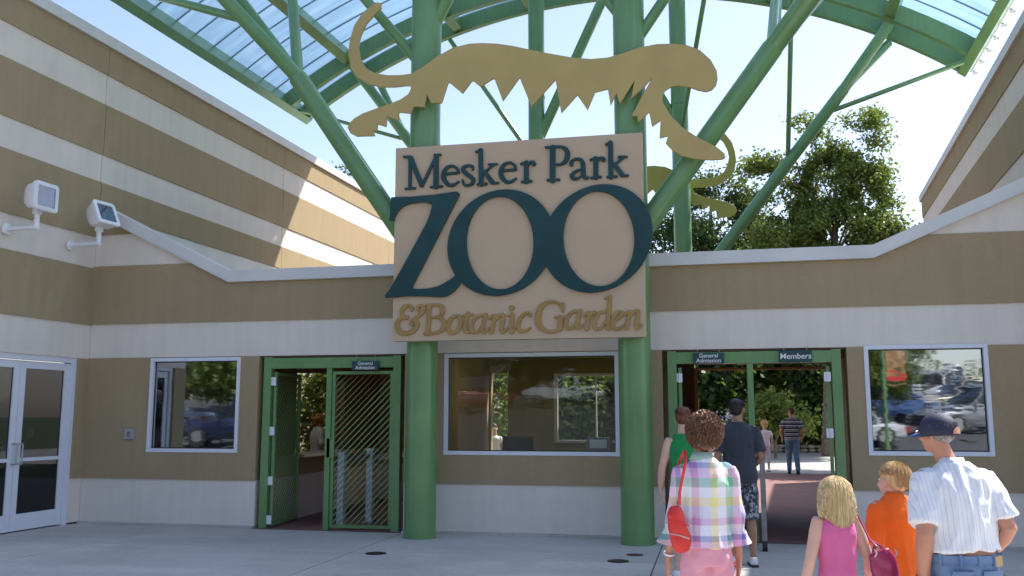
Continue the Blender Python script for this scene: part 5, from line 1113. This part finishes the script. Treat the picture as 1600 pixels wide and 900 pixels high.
# red shoulder bag
bg_ = empty('handbag', PW.location, 'bright red shoulder bag hanging at the plaid shirt woman\'s left side', 'bag', rz=PW.rotation_euler.z)
redm = simple('red_leather', (.62, .025, .02), .4, 0, .15, 9, 40, .3)
b = MB(); cx, cy, cz = -.185, -.12, 1.0
b.loft([(cx-.012, cy, cz+.115), (cx-.012, cy, cz+.085), (cx, cy, cz), (cx+.02, cy, cz-.08), (cx+.028, cy, cz-.11)], [.036, .050, .058, .060, .046], [.026, .036, .044, .044, .034], side=(.8, .3, 0), n=20, rnd=True)
me = remeshed(b, .006, 3); displace(me, lambda p: .006*noise.noise(Vector(p)*16)); link('bag_body', me, bg_, redm)
for dz in (.05, -.02): MB().loft([(cx-.055, cy-.028, cz+dz), (cx, cy-.047, cz+dz-.01), (cx+.056, cy-.032, cz+dz-.03)], [.004]*3, n=6).build('zip', M['steel'] if dz < 0 else redm, bg_, smooth=True)
MB().loft([(cx+.01, cy-.01, cz+.13), (-.175, -.145, 1.20), (-.135, -.13, 1.36), (-.118, -.05, 1.425), (-.125, .06, 1.37), (-.16, .11, 1.2), (cx+.02, cy+.04, cz+.13)], [.009]*7, [.004]*7, side=(1, .3, 0), n=10).build('strap', redm, bg_, smooth=True)
# --- grandfather
GF, HRm, q, k, arms, shz, nl, at_, hi_ = person(dict(H=1.625, loc=ploc(1494, 5.35), yaw=BASE+6, label='elderly man in navy cap and white pinstriped short sleeved shirt with blue jeans', skin=SKR, vox=.0062, wf=1.0, belly=.18, hk=.95, seed=9, lean=.12, headx=-.062, heady=.02, headyaw=30, headpitch=-4, shz=1.425, armk=1.10, waist=.95,
    armL=[(-.245, -.05, 1.10), (-.235, .01, .86)], armR=[(.235, -.07, 1.13), (.19, .09, .95)], handL=((.05, .2, -1), (1, .1, 0), .6, -1), handR=((-.45, .5, -.75), (-1, -.3, 0), .3, 1), handk=1.1,
    shirt=dict(mat=cloth('white_pinstripe_shirt', (.76, .77, .79), .03, .8, pins), lo=1.01, infl=.028, sleeve=.80, cuff=.076, fold=.017, collar=True, cmat=cloth('shirt_white', (.76, .77, .80))),
    trousers=dict(name='jeans', mat=cloth('denim_light', (.13, .21, .36), .1, .9, denim), hi=.995, len=1.97, band=True, w=1.02), hair=dict(kind='short', under=True, mat=hair_gry, n=420), shoe=M['print']))
capm = simple('navy_cap', (.022, .024, .055), .7, 0, .25, 8, 200, .2, .001)
b = MB(); N = 28; rings = []
for i in range(9):
    a = R(86)*(1-i/8.); rings.append((math.cos(a) if i else .08, math.sin(a) if i < 8 else 0.0))
for rr_, zz in [(max(.06, math.cos(R(90*(1-i/8)))), math.sin(R(90*(1-i/8)))) for i in range(9)]:
    for j in range(N): an = 2*math.pi*j/N; b.v.append((.098*q*rr_*math.cos(an), -.024*q+.113*q*rr_*math.sin(an), (.020+.106*zz)*q))
for an_ in (0,):
    for j in range(N): an = 2*math.pi*j/N; b.v.append((.099*q*math.cos(an), -.024*q+.115*q*math.sin(an), -.014*q))
for i in range(9):
    for j in range(N):
        b.f.append((i*N+j, i*N+(j+1) % N, (i+1)*N+(j+1) % N, (i+1)*N+j))
b.f.append(tuple(range(N))); b.xf(HRm)
me = b.mesh('cap'); o = bpy.data.objects.new('t', me); COL.objects.link(o); md = o.modifiers.new('s', 'SOLIDIFY'); md.thickness = .004; md.offset = 1; me2 = evaluated(o); bpy.data.objects.remove(o)
hat = link('cap', me2, GF, capm, True)
MB().add([(x*q, y*q, z*q) for x, y, z in [(.099*math.cos(R(a)), -.024+.116*math.sin(R(a)), -.012+dz) for dz in (0, .012) for a in range(232, 309, 8)]], [(i, i+1, i+11, i+10) for i in range(9)]).xf(HRm).build('strap', capm, hat)
b = MB(); n = 12
for lv, (d, dz) in enumerate(((.0, .018), (.04, .020), (.075, .010), (.078, .006), (.04, .012), (.0, .010))):
    for i in range(n+1):
        a = R(22+136*i/n); b.v.append((.090*q*math.cos(a)*(1-.05*d/.075), -.022*q+.104*q*math.sin(a)+d*q*math.sin(math.pi*i/n)**.6, (-.008+dz)*q-.012*q*abs(math.cos(a))))
for l in range(5):
    for i in range(n): b.f.append((l*(n+1)+i, l*(n+1)+i+1, (l+1)*(n+1)+i+1, (l+1)*(n+1)+i))
b.xf(HRm).build('brim', simple('brim_blue', (.03, .07, .22), .7), hat, smooth=True, fix=True)
b = MB(); nn = 14
for i in range(nn+1):
    a = R(246+48*i/nn); hgt = .040*math.sqrt(max(0, 1-((i/nn-.5)*2)**2))
    for t_ in (0, 1): 
        zz = -.006+t_*hgt; cz_ = max(.0, (zz-.020)/.106); rr_ = math.sqrt(1-cz_*cz_); b.v.append((.1035*q*rr_*math.cos(a), -.024*q+.1185*q*rr_*math.sin(a), zz*q))
b.f = [(2*i, 2*i+2, 2*i+3, 2*i+1) for i in range(nn)]; b.xf(HRm).build('strap_opening', SKR, hat, smooth=True)
MB().ell((0, -.024*q, .128*q), (.008, .008, .005), 10, 6).xf(HRm).build('button', capm, hat, smooth=True)
gl = MB()
for s in (-1, 1):
    for t_ in range(16): a, c = 2*math.pi*t_/16, 2*math.pi*(t_+1)/16; gl.tube((s*.034*q+.024*q*math.cos(a), .092*q, .006*q+.018*q*math.sin(a)), (s*.034*q+.024*q*math.cos(c), .092*q, .006*q+.018*q*math.sin(c)), .0015, 5)
    gl.tube((s*.058*q, .09*q, .01*q), (s*.083*q, -.01*q, .008*q), .0015, 5)
gl.xf(HRm).build('eyeglasses', M['steel'], GF)
MB().loft([arms['L'][1].lerp(arms['L'][2], .93), arms['L'][1].lerp(arms['L'][2], .955)], [.037*k]*2, n=20).build('wristband', M['black'], GF, smooth=True)
# --- boy in orange polo
BY, HRm, q, k, arms, shz, nl, at_, hi_ = person(dict(H=1.345, loc=ploc(1393, 5.85), yaw=BASE+10, label='boy with short sandy hair in an orange polo shirt', skin=SKP, vox=.0065, wf=.86, seed=5, hk=1.20, headyaw=14, shz=1.455,
    armL=[(-.215, -.03, 1.09), (-.205, .06, .86)], armR=[(.215, -.03, 1.09), (.20, .05, .86)], handL=((.0, .3, -1), (1, .1, 0), .6, -1), handR=((.0, .2, -1), (-1, .1, 0), .6, 1),
    shirt=dict(mat=cloth('orange_polo', (.80, .135, .012)), lo=.80, infl=.030, sleeve=.80, cuff=.078, fold=.009, collar=True, flare=.3), trousers=dict(name='shorts', mat=cloth('shorts_khaki', (.3, .26, .2)), hi=.98, len=1.02), hair=dict(kind='short', mat=hair_bl2, n=1100), shoe=M['print']))
# --- girl in pink tank top
GG, HRm, q, k, arms, shz, nl, at_, hi_ = person(dict(H=1.285, loc=ploc(1300, 5.35), yaw=BASE+3, label='girl with long straight blonde hair in a bright pink tank top', skin=SKP, vox=.0062, wf=.76, seed=6, hk=1.26, headyaw=2, shz=1.465,
    armL=[(-.215, -.02, 1.15), (-.265, .04, .87)], armR=[(.225, -.03, 1.17), (.28, .10, .94)], handL=((-.0, .2, -1), (1, .1, 0), .5, -1), handR=((-.2, .5, -.8), (-1, .1, 0), .8, 1),
    shirt=dict(mat=cloth('pink_tank', (.62, .13, .31)), lo=.82, infl=.016, fold=.007, flare=.6), trousers=dict(name='skirt_shorts', mat=cloth('pink_shorts', (.64, .13, .29)), hi=.98, len=1.0), hair=dict(kind='long', len=.085, mat=hair_bl, n=2300), shoe=M['print']))
mg = simple('magenta_leather', (.30, .02, .09), .3, 0, .2, 9, 30, .4)
hb_ = empty('handbag', GG.location, 'shiny dark magenta handbag on the blonde girl\'s right arm', 'bag', rz=GG.rotation_euler.z)
b = MB(); cx, cy, cz = .205, -.10, .835
b.loft([(cx-.02, cy, cz+.075), (cx, cy, cz+.03), (cx+.01, cy, cz-.05), (cx+.012, cy, cz-.07)], [.060, .072, .070, .055], [.022, .032, .036, .028], side=(1, -.15, 0), n=18, rnd=True)
me = remeshed(b, .006, 3); displace(me, lambda p: .005*noise.noise(Vector(p)*20)); link('bag_body', me, hb_, mg)
for dx, mm in ((-.04, mg), (.04, mg)): MB().loft([(cx+dx-.03, cy-.03, cz+.07), (cx-.03+dx*.3, cy-.03, cz+.11), (.140, -.105, .97), (.108, -.02, shz+.030), (.14, .05, .98), (cx-.02, cy+.04, cz+.12), (cx+dx, cy+.03, cz+.07)], [.0065]*7, [.003]*7, side=(1, .2, 0), n=8).build('strap', mm, hb_, smooth=True)
for dx in (-.06, .05): 
    for t_ in range(12): a, c = 2*math.pi*t_/12, 2*math.pi*(t_+1)/12; 
    MB().loft([(cx+dx, cy-.035, cz+.055), (cx+dx+.012, cy-.04, cz+.075), (cx+dx, cy-.035, cz+.095)], [.004]*3, n=6).build('ring', M['steel'], hb_, smooth=True)
# --- queue: dark shirt man
p_ = pz(1172, 874)
QM, HRm, q, k, arms, shz, nl, at_, hi_ = person(dict(H=1.80, loc=(pd(1154, 700, 10.6)[0], pd(1154, 700, 10.6)[1], 0), yaw=BASE-4, label='dark haired man in charcoal t-shirt and grey camouflage shorts waiting in the queue', skin=SKT, vox=.0085, wf=.90, seed=8, headyaw=-22, shz=1.455,
    armL=[(-.23, -.02, 1.14), (-.20, .14, .95)], armR=[(.228, -.03, 1.14), (.17, .17, 1.02)], handL=((.4, .6, -.5), (0, -.3, -1), .6, -1), handR=((-.6, .6, -.2), (0, -.3, -1), .6, 1), legR=[(.11, .03, .50), (.115, -.02, .08)], legL=[(-.10, .03, .50), (-.10, .02, .08)],
    shirt=dict(mat=cloth('charcoal_tshirt', (.040, .046, .060)), lo=.86, infl=.032, sleeve=.80, cuff=.080, fold=.012, flare=.3), trousers=dict(name='camo_shorts', mat=cloth('camo', (.2, .2, .2), .1, .9, camo), hi=1.0, len=1.04, w=1.25), hair=dict(kind='short', mat=hair_blk, n=400), shoe=M['print']))
# --- woman in green tank
GW, *_r = person(dict(H=1.70, loc=ploc(1069, 9.6), yaw=BASE-3, label='woman with auburn hair pinned up wearing a bright green tank top in the queue', skin=SKP, vox=.009, wf=.90, seed=12, headyaw=-14, headpitch=-8,
    armL=[(-.235, -.01, 1.13), (-.25, .05, .90)], armR=[(.235, -.01, 1.13), (.24, .06, .90)], shirt=dict(mat=cloth('green_tank', (.012, .22, .06)), lo=.88, infl=.014, fold=.005), trousers=dict(name='skirt', mat=cloth('dark_skirt', (.03, .03, .04)), hi=1.0, len=1.1), hair=dict(kind='bun', mat=hair_aub, n=300)))
# --- beyond the gateway
d_ = cloth('denim_mid', (.07, .13, .27), .1, .9, denim)
p_ = pz(1240, 741)
person(dict(H=1.84, loc=(p_[0], p_[1], 0), yaw=BASE-10, label='man in navy and white striped shirt and blue jeans walking on the rear plaza', skin=SKR, vox=.012, wf=1.06, seed=14, headyaw=25, armL=[(-.29, -.05, 1.16), (-.25, .10, .96)], armR=[(.29, -.05, 1.16), (.25, .10, .96)], legL=[(-.09, .08, .50), (-.085, .10, .085)], legR=[(.10, .02, .50), (.11, -.12, .09)],
    shirt=dict(mat=cloth('striped_polo', (.1, .1, .2), .05, .85, bands), lo=.90, infl=.03, sleeve=.75, cuff=.085, fold=.01), trousers=dict(name='jeans', mat=d_, hi=1.0, len=1.97), hair=dict(kind='short', mat=hair_mb, n=150), shoe=M['black']))
p_ = pz(1197, 737)
person(dict(H=1.50, loc=(p_[0], p_[1], 0), yaw=BASE+4, label='girl with blonde curls in a pale pink top just beyond the gateway', skin=SKP, vox=.012, wf=.95, seed=15, hk=1.12, shz=1.37, armL=[(-.25, -.01, 1.10), (-.26, .04, .86)], armR=[(.25, -.01, 1.10), (.27, .04, .86)],
    shirt=dict(mat=cloth('pale_top', (.78, .66, .70)), lo=.84, infl=.028, sleeve=.55, cuff=.07, fold=.008), trousers=dict(mat=cloth('pale_capri', (.72, .52, .58)), hi=1.0, len=1.5), hair=dict(kind='curly', mat=hairmat('hair_gold', (.34, .18, .06), (.72, .48, .2)), n=200), shoe=M['print']))
p_ = pd(773, 690, 23)
person(dict(H=1.42, loc=(p_[0], p_[1], 0), yaw=BASE+170, label='child in a white t-shirt seen through the narrow opening behind the booth', skin=SKP, vox=.012, wf=.95, seed=16, hk=1.15, shz=1.36, armL=[(-.25, -.01, 1.10), (-.26, .04, .86)], armR=[(.25, -.01, 1.10), (.27, .04, .86)],
    shirt=dict(mat=cloth('white_tee', (.75, .75, .77)), lo=.84, infl=.028, sleeve=.6, cuff=.075, fold=.01), trousers=dict(name='shorts', mat=cloth('grey_shorts', (.2, .2, .22)), hi=1.0, len=1.1), hair=dict(kind='short', mat=hair_mb, n=100)))
p_ = pline(500, 690, (-4.75, 0), 0)
person(dict(H=1.66, loc=(-4.72, p_[1]-.15, 0), yaw=BASE-60, label='woman with curly copper hair behind the glass of the left passage ticket window', skin=SKP, vox=.011, wf=1.0, seed=17, armL=[(-.27, -.01, 1.12), (-.26, .14, 1.0)], armR=[(.27, -.01, 1.12), (.26, .14, 1.0)],
    shirt=dict(mat=cloth('pale_blue_shirt', (.45, .5, .72)), lo=.9, infl=.026, sleeve=.9, cuff=.07, fold=.01), trousers=dict(mat=cloth('dark_trousers', (.03, .03, .05)), hi=1.0, len=1.95), hair=dict(kind='curly', mat=hair_cop, n=250)))
